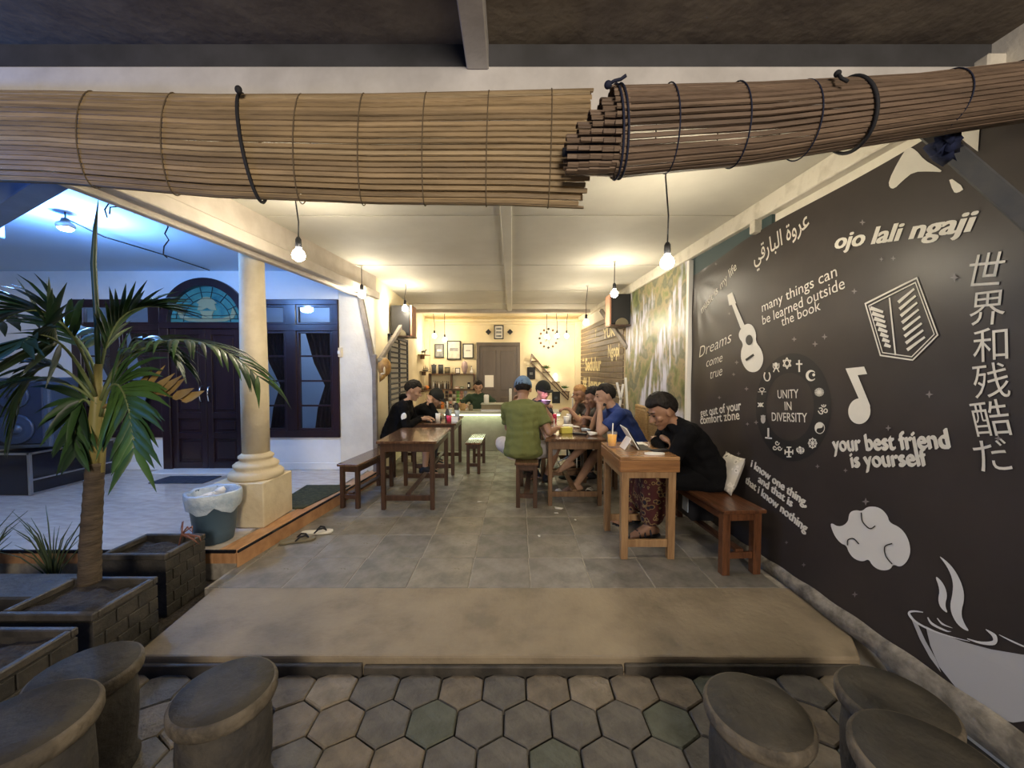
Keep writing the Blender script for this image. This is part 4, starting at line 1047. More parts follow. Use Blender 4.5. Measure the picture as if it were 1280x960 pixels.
for dx, dy in ((0, -3.5), (-3, 2.5), (3.2, 3)): wshape([stroke([(972 + dx + (3 - i * .35) * cos(R(i * 55)), 557 + dy + (3.4 - i * .4) * sin(R(i * 55))) for i in range(8)], 1.1)], 'emblem')
wshape([stroke([(961, 535), (961, 546)], 2.2), stroke([(957, 547), (965.5, 548)], 1.8)], 'emblem')
wshape([ell_px(954.5, 524, 3, 5.5, 10), stroke([(951.5, 520), (957.5, 520)], 1.2)], 'emblem', 'printg'); wshape([ell_px(951, 506, 2.6, 2.6, 10), stroke([(947.5, 503.5), (950, 506), (947.5, 508.5)], 1.2), stroke([(954.5, 503.5), (952, 506), (954.5, 508.5)], 1.2)], 'emblem')
wshape([stroke([(957, 465.5), (955.8, 470), (957, 474.5), (959.5, 476), (962, 474.5), (963.2, 470), (962, 465.5)], 1.5)], 'emblem')
wshape([ell_px(970.8, 456, 2.6, 3, 10), stroke([(967.5, 454), (968, 460), (974, 460), (974.5, 454)], 1), stroke([(971, 458), (967.5, 465)], 1.3), stroke([(971, 458), (974.5, 465)], 1.3)], 'emblem')
# guitar
wshape([smooth([(925, 412), (933, 404), (941, 406), (946, 417), (945, 427), (953, 437), (956, 450), (951, 462), (943, 466), (934, 463), (927, 450), (927, 438), (930, 430), (923, 421)]), [(926, 411), (915, 380), (919, 378), (931, 407)], [(912, 382), (910, 369), (916, 365), (921, 379)]], 'guitar_print', label='white acoustic guitar print')
wshape([ell_px(937.5, 425, 4.5, 6.5, 20), [(933, 449), (943, 442), (944.5, 444.5), (934.5, 451.5)]], 'guitar_print', 'ring', .007)
# note
c8 = lambda pts: [(840 + x / 2.909, 440 + y / 2.909) for x, y in pts]
wshape([c8([(632, 60), (700, 53), (711, 80), (676, 84), (723, 195), (722, 225), (700, 240), (690, 190)]), ell_px(1075, 514, 14, 16)], 'note_print', label='white music note print')
# shield with plain strokes
sh = [(1082, 379), (1148, 346), (1174, 419), (1142, 451), (1101, 445)]
def inset(pl, k):
    cx = sum(p[0] for p in pl) / len(pl); cy = sum(p[1] for p in pl) / len(pl); return [(cx + (x - cx) * k, cy + (y - cy) * k) for x, y in pl]
def outline(pl, w):
    k = 1 - w; a = pl + [pl[0]]; b = inset(pl, k); b = b + [b[0]]; mb = MB(); q = [onb(Wp(*p), .005) for p in a] + [onb(Wp(*p), .005) for p in b]; n = len(a)
    return mb.add(q, [(i, i + 1, n + i + 1, n + i) for i in range(n - 1)])
outline(sh, .045).build('shield_print', M['print'], ban, label='white shield outline print'); outline(inset(sh, .90), .035).build('shield_print', M['print'], ban)
wshape([stroke([(1089 + k * .6 + 1.9 * k, 385 + 6.5 * k), (1105 + 1.3 * k, 390 + 6.2 * k)], [5, 3]) for k in range(8)] + [stroke([(1124 + 1.5 * k, 378 + 8.5 * k), (1144 + 1.8 * k, 361 + 8.6 * k)], [4, 2.5]) for k in range(8)] + [stroke([(1113, 372), (1120, 444)], 2)], 'shield_strokes')
# cloud
c3 = lambda pts: [(1020 + x / 3, 620 + y / 3) for x, y in pts]
wshape([smooth(c3([(52, 96), (88, 118), (122, 100), (126, 62), (150, 52), (174, 58), (196, 38), (240, 42), (270, 72), (276, 100), (318, 118), (346, 155), (358, 205), (345, 245), (318, 268), (292, 255), (280, 277), (245, 280), (214, 262), (200, 235), (178, 247), (145, 236), (124, 210), (116, 185), (94, 178), (68, 145)]), 2)], 'cloud_print', m=mat('cloud_print', (.66, .65, .63), .5), label='pale grey cloud print')
wshape([stroke(c3([(174, 62), (178, 95), (205, 122), (226, 112)]), 1.4), stroke(c3([(290, 255), (266, 225), (262, 190), (290, 178)]), 1.4), stroke(c3([(122, 185), (124, 165), (145, 160), (165, 180)]), 1.4)], 'cloud_print', 'ring', .007)
# cup and steam
cupm = mat('cup_print', (.44, .44, .45), .5); stm = mat('steam_print', (.66, .66, .66), .5)
wshape([c3([(415, 488), (480, 520), (560, 548), (660, 575), (780, 595), (880, 598), (1000, 590), (985, 690), (940, 770), (860, 835), (740, 850), (660, 830), (590, 785), (520, 710), (465, 640), (432, 560)]), c3([(352, 435), (365, 470), (392, 535), (430, 605), (472, 662), (452, 610), (415, 545), (385, 480)])], 'cup_print', cupm, label='grey coffee cup print')
wshape([c3(stroke([(405, 436), (370, 432), (352, 440), (375, 470), (430, 500), (500, 525), (580, 545)], [3, 7, 9, 8, 6, 5, 2])), c3(stroke([(690, 520), (740, 545), (800, 570), (860, 585)], [2, 6, 5, 2])), c3(stroke([(570, 535), (620, 550), (670, 550), (672, 525), (640, 500)], [3, 9, 18, 16, 2])), c3(stroke([(422, 455), (440, 480), (490, 505), (510, 508)], [4, 9, 6, 1])), c3(stroke([(458, 458), (478, 480), (515, 495)], [3, 7, 1]))], 'cup_print', stm)
wshape([smooth(c3([(456, 216), (512, 260), (548, 320), (562, 380), (546, 440), (560, 480), (582, 512), (540, 490), (514, 450), (505, 410), (515, 370), (518, 320), (496, 265)]), 2), smooth(c3([(446, 294), (480, 325), (497, 370), (486, 410), (500, 443), (470, 420), (460, 390), (468, 350)]), 2)], 'steam_print', stm, label='pale steam print')
c58 = lambda pts: [(1060 + x / 5.818, 140 + y / 5.818) for x, y in pts]
wshape([smooth(c58([(440, 250), (370, 360), (300, 500), (305, 550), (340, 560), (400, 500), (480, 435), (600, 432), (700, 438), (640, 395), (560, 350), (500, 275)]), 1), smooth(c58([(730, 465), (855, 555), (800, 590), (768, 582)]), 1), c58([(755, 125), (965, 105), (950, 288), (860, 220)])], 'shape_print', label='plain white shapes near the top of the banner')
mb = MB()
for x, y, s in [(1079, 278, 4), (1103, 324, 3), (1118, 323, 3.5), (1069, 364, 4), (1195, 347, 6), (994, 424, 3.5), (1020, 430, 4), (1032, 421, 4), (1163, 493, 5), (922, 453, 3), (934, 486, 3), (918, 468, 2.5), (900, 497, 2.5), (924, 567, 3), (1112, 535, 4), (1023, 583, 3), (1058, 588, 3), (1083, 627, 5), (1070, 743, 4), (984, 678, 2.5), (1006, 706, 3), (1250, 548, 5), (935, 530, 2.5), (895, 330, 2), (946, 528, 3), (912, 392, 2)]:
    pl = []
    for i in range(8): r = s if i % 2 == 0 else s * .35; pl.append((x + r * cos(pi / 4 * i), y + r * sin(pi / 4 * i)))
    q = [Wp(*p) for p in pl]; mb.add([onb(p, .005) for p in q] + [onb(Wp(x, y), .005)], [(i, (i + 1) % 8, 8) for i in range(8)])
mb.build('star_print', M['stargrey'], ban)
# brace with the navy rag
t = thing('timber_brace', 'dark grey diagonal timber brace at the top right corner', 'brace', (1.62, 1.5, 2.4))
MB().bar(P(1140, 145, 1.56), P(1400, 373, 1.16), .05, .06).build('timber', M['strut'], t, bevel=.005)
random.seed(2); c = P(1180, 186, 1.40); mb = MB()
mb.hull([c + V((random.uniform(-1, 1) * .05, random.uniform(-1, 1) * .05, random.uniform(-1, 1) * .045)) for _ in range(22)])
for i in range(9): mb.hull([c + V((random.uniform(-1, 1) * .04, random.uniform(-.05, .05), random.uniform(-.04, .04))) for _ in range(4)] + [c + V((.09 * random.uniform(-.7, 1), -.02, .06 * random.uniform(-1, 1)))])
single(mb, 'rag', M['bluerag'], 'navy rag knotted around the timber brace', 'rag')

# ------------------------------------------------------------------ right wall beyond the banner
t = thing('waterfall_poster', 'large waterfall photograph poster between the banner and the sign board', 'poster', (Xw(4.7), 4.7, 1.5))
def wallslab(y0, y1, z0, z1, th, off=0): return MB().prism([(Xw(y0) - th - off, y0), (Xw(y1) - th - off, y1), (Xw(y1) - off + .028, y1), (Xw(y0) - off + .028, y0)], z0, z1)
wallslab(3.80, 5.62, .55, 2.50, .012).build('print', M['waterfall'], t)
mb = wallslab(3.755, 3.80, .2, 2.46, .035); mb.build('edge_strip', M['white'], t)
t = thing('sign_board', 'dark slatted board with hand-cut cream lettering at the back right', 'sign', (Xw(7), 7, 1.4))
pm = mat('sign_plank', (.16, .115, .07), .6, (.10, .07, .045), 8, .4); lm = mat('sign_letter', (.80, .68, .36), .6)
wallslab(5.68, 8.55, .70, 2.30, .006).build('backing', mat('sign_backing', (.45, .36, .22), .8), t)
for k in range(17):
    z = .72 + k * .093
    wallslab(5.70, 7.1, z, z + .078, .022).build('plank', pm, t, bevel=.003); wallslab(7.11, 8.53, z + .004 * (k % 3), z + .076, .020).build('plank', pm, t, bevel=.003)
def stext(s, y0, y1, z, h, name='lettering'):
    vs, fs = tmesh(s, .03); x0 = min(v.x for v in vs); x1 = max(v.x for v in vs); mb = MB()
    mb.add([V((Xw(y0 + (y1 - y0) * (v.x - x0) / (x1 - x0)) - .028, y0 + (y1 - y0) * (v.x - x0) / (x1 - x0), z + v.y * h / .7)) for v in vs], fs); return mb.build(name, lm, t)
stext('YUK', 6.75, 6.05, 1.95, .16); stext('Ngopi', 6.45, 5.85, 1.62, .20); stext('* Sedulur', 8.35, 6.85, 1.40, .25); stext('# Jenes', 8.3, 6.6, 1.02, .25); stext('T', 7.3, 7.2, 2.02, .14)
# loudspeakers up on brackets
def wallspk(x, y, z0, z1, label, side, rz):
    t = thing('wall_loudspeaker', label, 'loudspeaker', (x, y, z0), rz, 'loudspeakers on wall brackets')
    h = z1 - z0
    MB().bx(-.14, .14, -.11, .14, .01, h).build('cabinet', M['black'], t, False, bevel=.008)
    MB().bx(-.125, .125, -.118, -.108, .03, h - .02).build('grille', M['black'], t, False, bevel=.004)
    MB().bx(side * .14, side * .165, -.115, .14, 0, h).build('side_panel', M['orangecloth'], t, False, bevel=.004)
    MB().bx(-.16, .17, -.14, .16, -.02, .0).build('shelf', M['tablewood'], t, False, bevel=.004)
    mb = MB(); mb.prism(arc(0, 0, .09, 0, 180), -.0, .016, Matrix.Translation((0, -.14, 0)) @ Matrix(((1, 0, 0, 0), (0, 0, -1, 0), (0, 1, 0, 0), (0, 0, 0, 1)))); mb.build('crest', M['tkhaki'], t, False)
wallspk(-1.61, 5.72, 1.90, 2.34, 'small dark loudspeaker on a shelf behind the forked pole', 1, 0)
wallspk(1.53, 5.55, 2.04, 2.47, 'small dark loudspeaker high on the right beside the waterfall poster', -1, 0)
t = thing('shelf_bracket', 'slanting timber bracket under the right wall loudspeaker', 'bracket', (1.62, 5.6, 1.72))
MB().bar((1.66, 5.55, 1.72), (1.42, 6.2, 2.36), .045, .06).build('timber', M['polewood'], t, bevel=.004)
# forked pole on the left
t = thing('forked_pole', 'weathered grey pole forking into two braces under the ceiling beam', 'pole', (-1.725, 4.83, .0))
MB().bar((-1.725, 4.86, .0), (-1.725, 4.86, 1.60), .055, .055, (0, 1, 0)).build('post', M['polewood'], t, bevel=.006)
MB().bar((-1.725, 4.86, 1.42), (-1.90, 4.87, 2.34), .06, .05, (0, 1, 0)).build('brace', M['polewood'], t, bevel=.005)
MB().bar((-1.725, 4.86, 1.42), (-1.56, 5.95, 2.30), .05, .06).build('brace', M['polewood'], t, bevel=.005)
t = thing('carved_mask', 'carved yellow-brown wooden mask hanging on the forked pole', 'mask', (-1.62, 4.84, 1.42))
mb = MB(); mb.ell((-1.60, 4.85, 1.44), (.085, .06, .12)); mb.hull([V((-1.60, 4.82, 1.36)), V((-1.66, 4.84, 1.25)), V((-1.64, 4.80, 1.27)), V((-1.56, 4.82, 1.36)), V((-1.66, 4.82, 1.40)), V((-1.6, 4.86, 1.3))]); mb.build('face', M['mask'], t)
MB().ell((-1.575, 4.775, 1.40), (.012, .02, .045)).ell((-1.60, 4.785, 1.36), (.03, .012, .012)).build('nose', M['colcream'], t)
MB().ell((-1.63, 4.86, 1.52), (.06, .05, .045)).build('crown', M['tkhaki'], t)
# shutters on the left wall
def Xl(y): return -1.75 - (y - 4.95) * .0568
t = thing('window_3', None, None, (Xl(6.2), 6.2, 1.2), kind='structure')
def lslab(y0, y1, z0, z1, th): return MB().prism([(Xl(y0) - .02, y0), (Xl(y1) - .02, y1), (Xl(y1) + th, y1), (Xl(y0) + th, y0)], z0, z1)
lslab(5.56, 6.80, .72, 1.90, .012).build('backing', mat('shutter_back', (.45, .42, .36), .8), t)
mb = lslab(5.56, 5.61, .70, 1.92, .035)
for a, b, c_, d_ in ((6.15, 6.20, .70, 1.92), (6.75, 6.80, .70, 1.92), (5.56, 6.80, 1.88, 1.93), (5.56, 6.80, .70, .75)): s2 = lslab(a, b, c_, d_, .035); mb.add(s2.v, s2.f)
mb.build('frame', M['strut'], t, bevel=.003)
for k in range(14):
    for a, b in ((5.62, 6.14), (6.21, 6.74)):
        z = .80 + k * .078
        MB().bar((Xl(a) + .022, a, z + .015), (Xl(b) + .022, b, z + .015), .03, .016, (.6, 0, 1)).build('slat', M['strut'], t)
t = thing('window_4', None, None, (Xl(6.5), 6.5, 2.1), kind='structure')
for a, b in ((5.95, 6.35), (6.42, 6.80)):
    w_ = (b - a) / 2; cy = (a + b) / 2
    pl = [(-w_, 0), (w_, 0)] + [(w_ * cos(pi * i / 10), .22 + w_ * .55 * sin(pi * i / 10)) for i in range(11)]
    MM = Matrix(((0, 0, 1, Xl(cy)), (-1, 0, 0, cy), (0, 1, 0, 1.96), (0, 0, 0, 1)))
    MB().prism(pl, -.01, .02, MM).build('arched_pane', M['tdark'], t, bevel=.006)

# ------------------------------------------------------------------ back wall furniture
YB = 8.79
def bslab(x0, y0, x1, y1, th=.03, back=YB, m=None):
    a = P(x0, y1, back); b = P(x1, y0, back); return MB().bx(a.x, b.x, back - th, back, a.z, b.z)
t = thing('door_2', None, None, (P(623, 500, 8.78).x, 8.78, 0), kind='structure')
dm = mat('back_door', (.125, .10, .08), .35, (.09, .07, .055), 4, .15, stretch=(1, 1, .2))
a = P(596, 500, 8.8).x; b = P(650, 500, 8.8).x
MB().bx(a + .06, b - .06, 8.76, 8.80, 0, 1.97).build('leaf', dm, t, bevel=.004)
mb = MB(); mb.bx(a, a + .07, 8.74, 8.80, 0, 2.02); mb.bx(b - .07, b, 8.74, 8.80, 0, 2.02); mb.bx(a, b, 8.735, 8.80, 1.95, 2.03); mb.build('frame', dm, t, bevel=.005)
for x0, x1, z0, z1 in ((a + .14, (a + b) / 2 - .05, .95, 1.85), ((a + b) / 2 + .05, b - .14, .95, 1.85), (a + .14, (a + b) / 2 - .05, .15, .8), ((a + b) / 2 + .05, b - .14, .15, .8)):
    MB().bx(x0, x1, 8.752, 8.77, z0, z1).build('panel', dm, t, bevel=.008)
def fr(name, x0, y0, x1, y1, label, inner, frame='black', group=None, cat='picture', rim=.022, extra=None):
    a = P(x0, y1, YB - .005); b = P(x1, y0, YB - .005); t = thing(name, label, cat, ((a.x + b.x) / 2, YB - .005, (a.z + b.z) / 2), 0, group)
    mb = MB()
    for p in ((a.x, b.x, a.z, a.z + rim), (a.x, b.x, b.z - rim, b.z), (a.x, a.x + rim, a.z, b.z), (b.x - rim, b.x, a.z, b.z)): mb.bx(p[0], p[1], YB - .035, YB - .002, p[2], p[3])
    mb.build('frame', M[frame], t, bevel=.003)
    MB().bx(a.x + rim * .6, b.x - rim * .6, YB - .018, YB - .006, a.z + rim * .6, b.z - rim * .6).build('picture', inner, t)
    if extra: extra(t, a, b)
    return t
gp = mat('grey_print', (.14, .15, .16), .6, (.30, .31, .31), 9); pp_ = mat('pale_print', (.62, .60, .52), .6, (.42, .40, .34), 8)
def blob(m, fx0, fx1, fz0, fz1): 
    def f(t, a, b):
        w_, h_ = b.x - a.x, b.z - a.z
        MB().bx(a.x + w_ * fx0, a.x + w_ * fx1, YB - .022, YB - .017, a.z + h_ * fz0, a.z + h_ * fz1).build('motif', m, t)
    return f
fr('framed_picture', 543.5, 430, 555, 447, 'small grey picture, left of the tall framed one', gp, 'strut', 'pictures above the bottle shelf', extra=blob(M['paper'], .25, .75, .45, .6))
fr('framed_picture', 559, 426, 576, 449.5, 'tallest pale picture in a dark frame above the bottle shelf', pp_, 'tdark', 'pictures above the bottle shelf', extra=blob(gp, .2, .8, .45, .62))
fr('framed_picture', 578.5, 429.5, 592, 448, 'black framed white certificate beside the back door', M['paper'], 'black', 'pictures above the bottle shelf', extra=blob(gp, .3, .7, .5, .55))
def three(t, a, b):
    h_ = b.z - a.z
    for k in range(3): MB().bx(a.x + .05, b.x - .05, YB - .022, YB - .017, a.z + h_ * (.15 + .26 * k), a.z + h_ * (.30 + .26 * k)).build('photo', gp, t)
fr('framed_picture', 617.5, 406.5, 629.5, 424, 'frame of three strips between two black diamonds above the door', M['paper'], 'tdark', None, extra=three)
for x, l in ((610.5, 'black wooden diamond left of the three-strip frame'), (637.5, 'black wooden diamond right of the three-strip frame')):
    c = P(x, 415, YB); mb = MB(); mb.box(c - V((0, .012, 0)), (.095, .02, .095), Matrix.Rotation(R(45), 3, 'Y')); single(mb, 'wall_diamond', M['black'], l, 'ornament', 'black diamonds above the door', bevel=.003)
t = single(bslab(606, 469, 617, 484, .004, 8.748), 'paper_notice', M['paper'], 'white paper notice taped to the back door', 'notice')
nt_ = MB()
for k, (s, z_) in enumerate((('BUKA', .11), ('SETIAP', .05), ('HARI', -.01))): pass
# clock of twelve dots
t = thing('wall_clock', 'wall clock made of twelve separate dark dots', 'clock', tuple(P(685.5, 423, YB)))
c = P(685.5, 423, YB)
for k in range(12):
    a_ = 2 * pi * k / 12; MB().lathe([(.028, 0), (.028, .012)], c + V((.20 * sin(a_), -.002, .21 * cos(a_))), 10, rot=Matrix.Rotation(R(90), 3, 'X')).build('hour_dot', M['brown'] if k % 3 else M['black'], t)
MB().lathe([(.05, 0), (.05, .02), (.035, .025)], c, 20, rot=Matrix.Rotation(R(90), 3, 'X')).build('dial', M['steel'], t)
mb = MB(); mb.bar(c + V((0, -.03, 0)), c + V((.02, -.03, -.14)), .006, .012); mb.bar(c + V((0, -.03, 0)), c + V((-.07, -.03, -.07)), .006, .014); mb.build('hand', M['black'], t)
# slanted ladder shelf
def bp(x, y, d=0): return P(x, y, YB - d)
t = thing('ladder_shelf', 'slanting thin black metal shelf stepping down the back wall', 'shelf', tuple(bp(690, 470)))
for d in (.012, .12): 
    MB().bar(bp(664.5, 442.5, d), bp(711, 497, d), .014, .02).bar(bp(663.5, 453, d), bp(710, 500, d), .014, .02).bar(bp(664.5, 442, d), bp(663.5, 453, d), .014, .014).bar(bp(711, 489, d), bp(710, 500, d), .014, .014).build('side_rail', M['tablewood'], t)
for x0, x1, y in ((664, 673, 451.5), (678, 687, 465), (689.5, 699, 477.5), (702, 711.5, 489.5)):
    a = bp(x0, y); b = bp(x1, y); MB().bx(a.x, b.x, YB - .13, YB - .005, a.z - .008, a.z + .008).build('shelf_board', M['tablewood'], t, bevel=.002)
def pot(x, y, label, s=1, glow=False):
    p = bp(x, y, .07) + V((0, 0, .008)); t = thing('small_plant', label, 'plant', tuple(p))
    MB().lathe([(.018 * s, 0), (.028 * s, .05 * s), (.026 * s, .05 * s)], p, 12).build('pot', M['white'], t)
    mb = MB(); random.seed(int(x))
    for k in range(14):
        a = random.random() * 6.28; e = random.uniform(.3, 1); q = p + V((0, 0, .05 * s)); d = V((cos(a) * (1 - e * .6), sin(a) * .5, e)) * .10 * s
        mb.tube([q, q + d * .6, q + d + V((cos(a) * .03, 0, -.01))], [.003, .010, .002], 4)
    mb.build('leaves', M['leaf'][2], t)
pot(682, 464.5, 'small potted plant on the second step of the slanting shelf', 1.1); pot(706, 489, 'small potted plant on the lowest step of the slanting shelf', 1.0)
p = bp(694.5, 477, .07) + V((0, 0, .008))
t = thing('table_lamp', 'small glowing white lamp on the slanting shelf', 'lamp', tuple(p)); MB().lathe([(.02, 0), (.032, .02), (.03, .15), (.018, .17)], p, 14).build('shade', mat('lamp_shade_glow', (1, 1, .9), .5, emit=(1, .93, .72), estr=5), t)
MB().lathe([(.026, 0), (.026, .015)], p, 14).build('base', M['white'], t)
for x0, y0, x1, y1, l in ((659, 459, 669, 474, 'small dark poster left of the slanting shelf'), (690, 489.5, 700, 504, 'small dark poster with pale bands under the slanting shelf')):
    t = thing('wall_poster', l, 'poster', tuple(P(x0, y0, YB)), 0, 'small dark posters'); bslab(x0, y0, x1, y1, .01).build('sheet', M['tdark'], t)
    ww = (x1 - x0) * .3; bslab(x0 + ww, (y0 + y1) / 2 - 1, x1 - ww, (y0 + y1) / 2 + 2, .012).build('motif', M['speaker'] if x0 > 680 else gp, t)
c = P(679, 484.5, YB); t = thing('round_sign', 'round dark grey wall sign with a diagonal mark', 'sign', tuple(c))
MB().lathe([(.155, 0), (.16, .01), (.155, .02), (.14, .018)], c, 32, rot=Matrix.Rotation(R(90), 3, 'X')).build('disc', M['strut'], t)
MB().bar(c + V((-.09, -.022, .05)), c + V((.09, -.022, -.05)), .012, .022).build('mark', M['paper'], t)
# wall shelf with bottles
a = P(538, 487, YB); b = P(594, 467, YB); t = thing('wall_shelf', 'dark wooden wall shelf holding small bottles at the back', 'shelf', (a.x, YB, a.z))
mb = MB(); D0 = YB - .20
for p in ((a.x, b.x, b.z - .018, b.z), ): mb.bx(p[0], p[1], D0, YB - .002, p[2], p[3])
mb.build('top_board', M['tablewood'], t, bevel=.003); MB().bx(a.x - .04, b.x, D0, YB - .002, a.z, a.z + .022).build('bottom_board', M['tablewood'], t, bevel=.003)
for x in (a.x, (a.x + b.x) / 2 - .02, b.x - .025): MB().bx(x, x + .028, D0, YB - .002, a.z, b.z).build('upright', M['tablewood'], t, bevel=.003)
sx0, sx1, sz0, sz1 = a.x, b.x, a.z + .022, b.z
random.seed(6)
for k in range(9):
    p = V((sx0 + .09 + k * .043, YB - .11, sz0)); h = random.uniform(.15, .19)
    t = thing('small_bottle', ['leftmost', 'second', 'third', 'fourth', 'fifth', 'sixth', 'seventh', 'eighth', 'rightmost'][k] + ' small bottle from the left in the left shelf bay', 'bottle', tuple(p), 0, 'small bottles in the left bay of the wall shelf')
    MB().lathe([(.014, 0), (.015, h * .6), (.006, h * .75), (.006, h * .93)], p, 10).build('glass', [M['paper'], M['tdark'], M['legwood']][k % 3], t)
    MB().lathe([(.008, h * .92), (.008, h)], p, 8).build('cap', M['black'], t)
for k, (dx, w_, h, m, l) in enumerate(((.58, .10, .05, 'orangecloth', 'flat orange box in the right bay of the wall shelf'), (.69, .08, .05, 'leaf', 'flat green box in the right bay of the wall shelf'), (.86, .06, .15, 'black', 'black tin with a pale label in the right bay of the wall shelf'))):
    x = sx0 + dx; t = thing('shelf_box', l, 'box', (x, YB - .1, sz0)); mm = M[m] if not isinstance(M[m], list) else M[m][2]
    MB().bx(x, x + w_, YB - .15, YB - .08, sz0, sz0 + h).build('carton', mm, t, bevel=.003); MB().bx(x + .012, x + w_ - .012, YB - .153, YB - .149, sz0 + h * .3, sz0 + h * .7).build('sticker', M['paper'], t)
def lobj(name, prof, x, z, y, m, label, cat, group=None, lid=None):
    t = thing(name, label, cat, (x, y, z), 0, group); MB().lathe(prof, (x, y, z), 16).build('body', M[m] if isinstance(m, str) else m, t)
    if lid: MB().lathe(lid, (x, y, z), 12).build('lid', M['black'], t)
    return t
tz = sz1
lobj('metal_jug', [(.05, 0), (.045, .10), (.06, .20), (.055, .2)], P(543.5, 467, YB).x, tz, YB - .1, 'strut', 'grey jug at the left end of the shelf top', 'jug', lid=[(.02, .20), (.005, .22)])
lobj('storage_tin', [(.055, 0), (.055, .19), (.05, .2)], P(552, 467, YB).x, tz, YB - .1, 'strut', 'tall grey tin on the shelf top', 'tin', lid=[(.056, .19), (.056, .205)])
lobj('storage_tin', [(.06, 0), (.06, .13), (.055, .135)], P(560, 467, YB).x, tz, YB - .1, 'tkhaki', 'short grey-brown tin on the shelf top', 'tin', lid=[(.061, .13), (.061, .145)])
lobj('shelf_vase', [(.03, 0), (.05, .05), (.03, .1), (.035, .12)], P(567.5, 467, YB).x, tz, YB - .1, 'colcream', 'small cream vase on the shelf top', 'vase', lid=[(.02, .12), (.02, .125)])
t = thing('desk_frame', 'little picture frame standing on the shelf top', 'frame', (P(573, 467, YB).x, YB - .1, tz)); x = P(573, 467, YB).x
MB().bx(x - .055, x + .055, YB - .11, YB - .1, tz, tz + .13).build('frame', M['tdark'], t, bevel=.004); MB().bx(x - .04, x + .04, YB - .113, YB - .109, tz + .015, tz + .115).build('picture', M['paper'], t)
lobj('balloon_vase', [(.03, 0), (.05, .05), (.075, .15), (.06, .24), (.02, .28)], P(581.5, 467, YB).x, tz, YB - .1, mat('mauve', (.40, .30, .30), .5), 'rounded mauve vase on the shelf top', 'vase', lid=[(.012, .27), (.012, .285)])
lobj('shelf_bottle', [(.035, 0), (.03, .06), (.01, .10), (.01, .15)], P(590, 467, YB).x, tz, YB - .1, 'paper', 'pale bottle at the right end of the shelf top', 'bottle', lid=[(.012, .15), (.012, .17)])
def sshelf(x0, x1, y, l, l2, shape):
    Y0, Y1 = (7.85, 8.35) if shape == 'horse' else (8.05, 8.45)
    z = 1.4 + (463 - y) * 8.15 / 483; xa = Xl((Y0 + Y1) / 2); t = thing('small_shelf', l, 'shelf', (xa, (Y0 + Y1) / 2, z))
    MB().bx(xa + .012, xa + .17, Y0, Y1, z - .018, z).build('board', M['midwood'], t, bevel=.003); MB().bx(xa + .012, xa + .10, (Y0 + Y1) / 2 - .01, (Y0 + Y1) / 2 + .01, z - .09, z - .018).build('bracket', M['midwood'], t)
    a = b = V((xa + .10, 0, z))
    c = V((xa + .10, Y0 + .15, z)); mb = MB()
    if shape == 'horse':
        mb.ell(c + V((0, 0, .06)), (.045, .02, .022)); mb.tube([c + V((.035, 0, .065)), c + V((.055, 0, .10)), c + V((.075, 0, .095))], [.014, .012, .008], 6)
        for dx in (-.035, -.02, .02, .035): mb.tube([c + V((dx, 0, .055)), c + V((dx, 0, .002))], [.008, .004], 5)
        mb.tube([c + V((-.04, 0, .065)), c + V((-.06, 0, .04))], .004, 5)
    else:
        mb.hull([c + V(p) for p in ((-.07, -.015, .03), (.07, -.015, .035), (-.05, 0, .002), (.05, 0, .002), (-.07, .015, .03), (.07, .015, .035))])
        for dx, h in ((-.035, .10), (.0, .13), (.035, .10)):
            mb.tube([c + V((dx, 0, .02)), c + V((dx, 0, h + .01))], .003, 5); mb.add([c + V((dx - .012, 0, .04)), c + V((dx + .022, -.004, .045)), c + V((dx, 0, h))], [(0, 1, 2)])
    single(mb, 'figurine', M['strut'], l2, 'figurine')
sshelf(519, 533, 443.5, 'upper small shelf left of the pictures', 'dark horse figurine on the upper small shelf', 'horse'); sshelf(524, 534, 464, 'lower small shelf left of the pictures', 'model sailing ship on the lower small shelf', 'ship')
# snack sachets hanging in strips below the shelf
sm = [mat('sachet_' + 'abcdef'[i], c, .35) for i, c in enumerate([(.75, .25, .06), (.08, .05, .04), (.70, .66, .60), (.20, .42, .10), (.60, .30, .22), (.45, .45, .55)])]
random.seed(7)
for k, x in enumerate([553, 558.5, 563, 567.5, 572.5, 577, 582]):
    t = thing('sachet_strip', ['strip of orange sachets hanging leftmost below the bottle shelf', 'strip of dark sachets hanging second from the left below the shelf', 'strip of pale and brown sachets below the shelf', 'strip of white and dark coffee sachets below the shelf', 'strip of green sachets hanging below the shelf', 'strip of peach sachets between the green and the grey strips', 'strip of grey-blue sachets hanging nearest the woman in green'][k], 'sachets', tuple(P(x, 488, YB - .12)), 0, 'hanging snack sachet strips')
    a = P(x, 488.5, YB - .12)
    for j in range(6):
        MB().hull([a + V((dx * .034, dy, -.035 - j * .078 + dz * .033)) for dx in (-1, 1) for dz in (-1, 1) for dy in (-.004, .004)] + [a + V((0, -.02, -.035 - j * .078)), a + V((0, .012, -.035 - j * .078))]).build('sachet', sm[[0, 1, 2, [1, 2][j % 2], 3, 4, 5][k] if k != 2 else [4, 1, 2][j % 3]], t)
random.seed(9)
for k, (x, y, m, l) in enumerate([(546, 498, 0, 'large orange snack packet hanging beside the sachet strips'), (541, 505, 4, 'reddish brown bag hanging left of the snack packets'), (548, 508, 1, 'dark snack packet below the large orange one')]):
    a = P(x, y, YB - .1); mb = MB(); mb.hull([a + V((dx * .10 * (1 - .1 * k), dy * .01, dz * .07)) for dx in (-1, 1) for dz in (-1, 1) for dy in (-1, 1)] + [a + V((0, -.05, 0))]); single(mb, 'snack_packet', sm[m], l, 'packet', 'snack packets on the back wall')
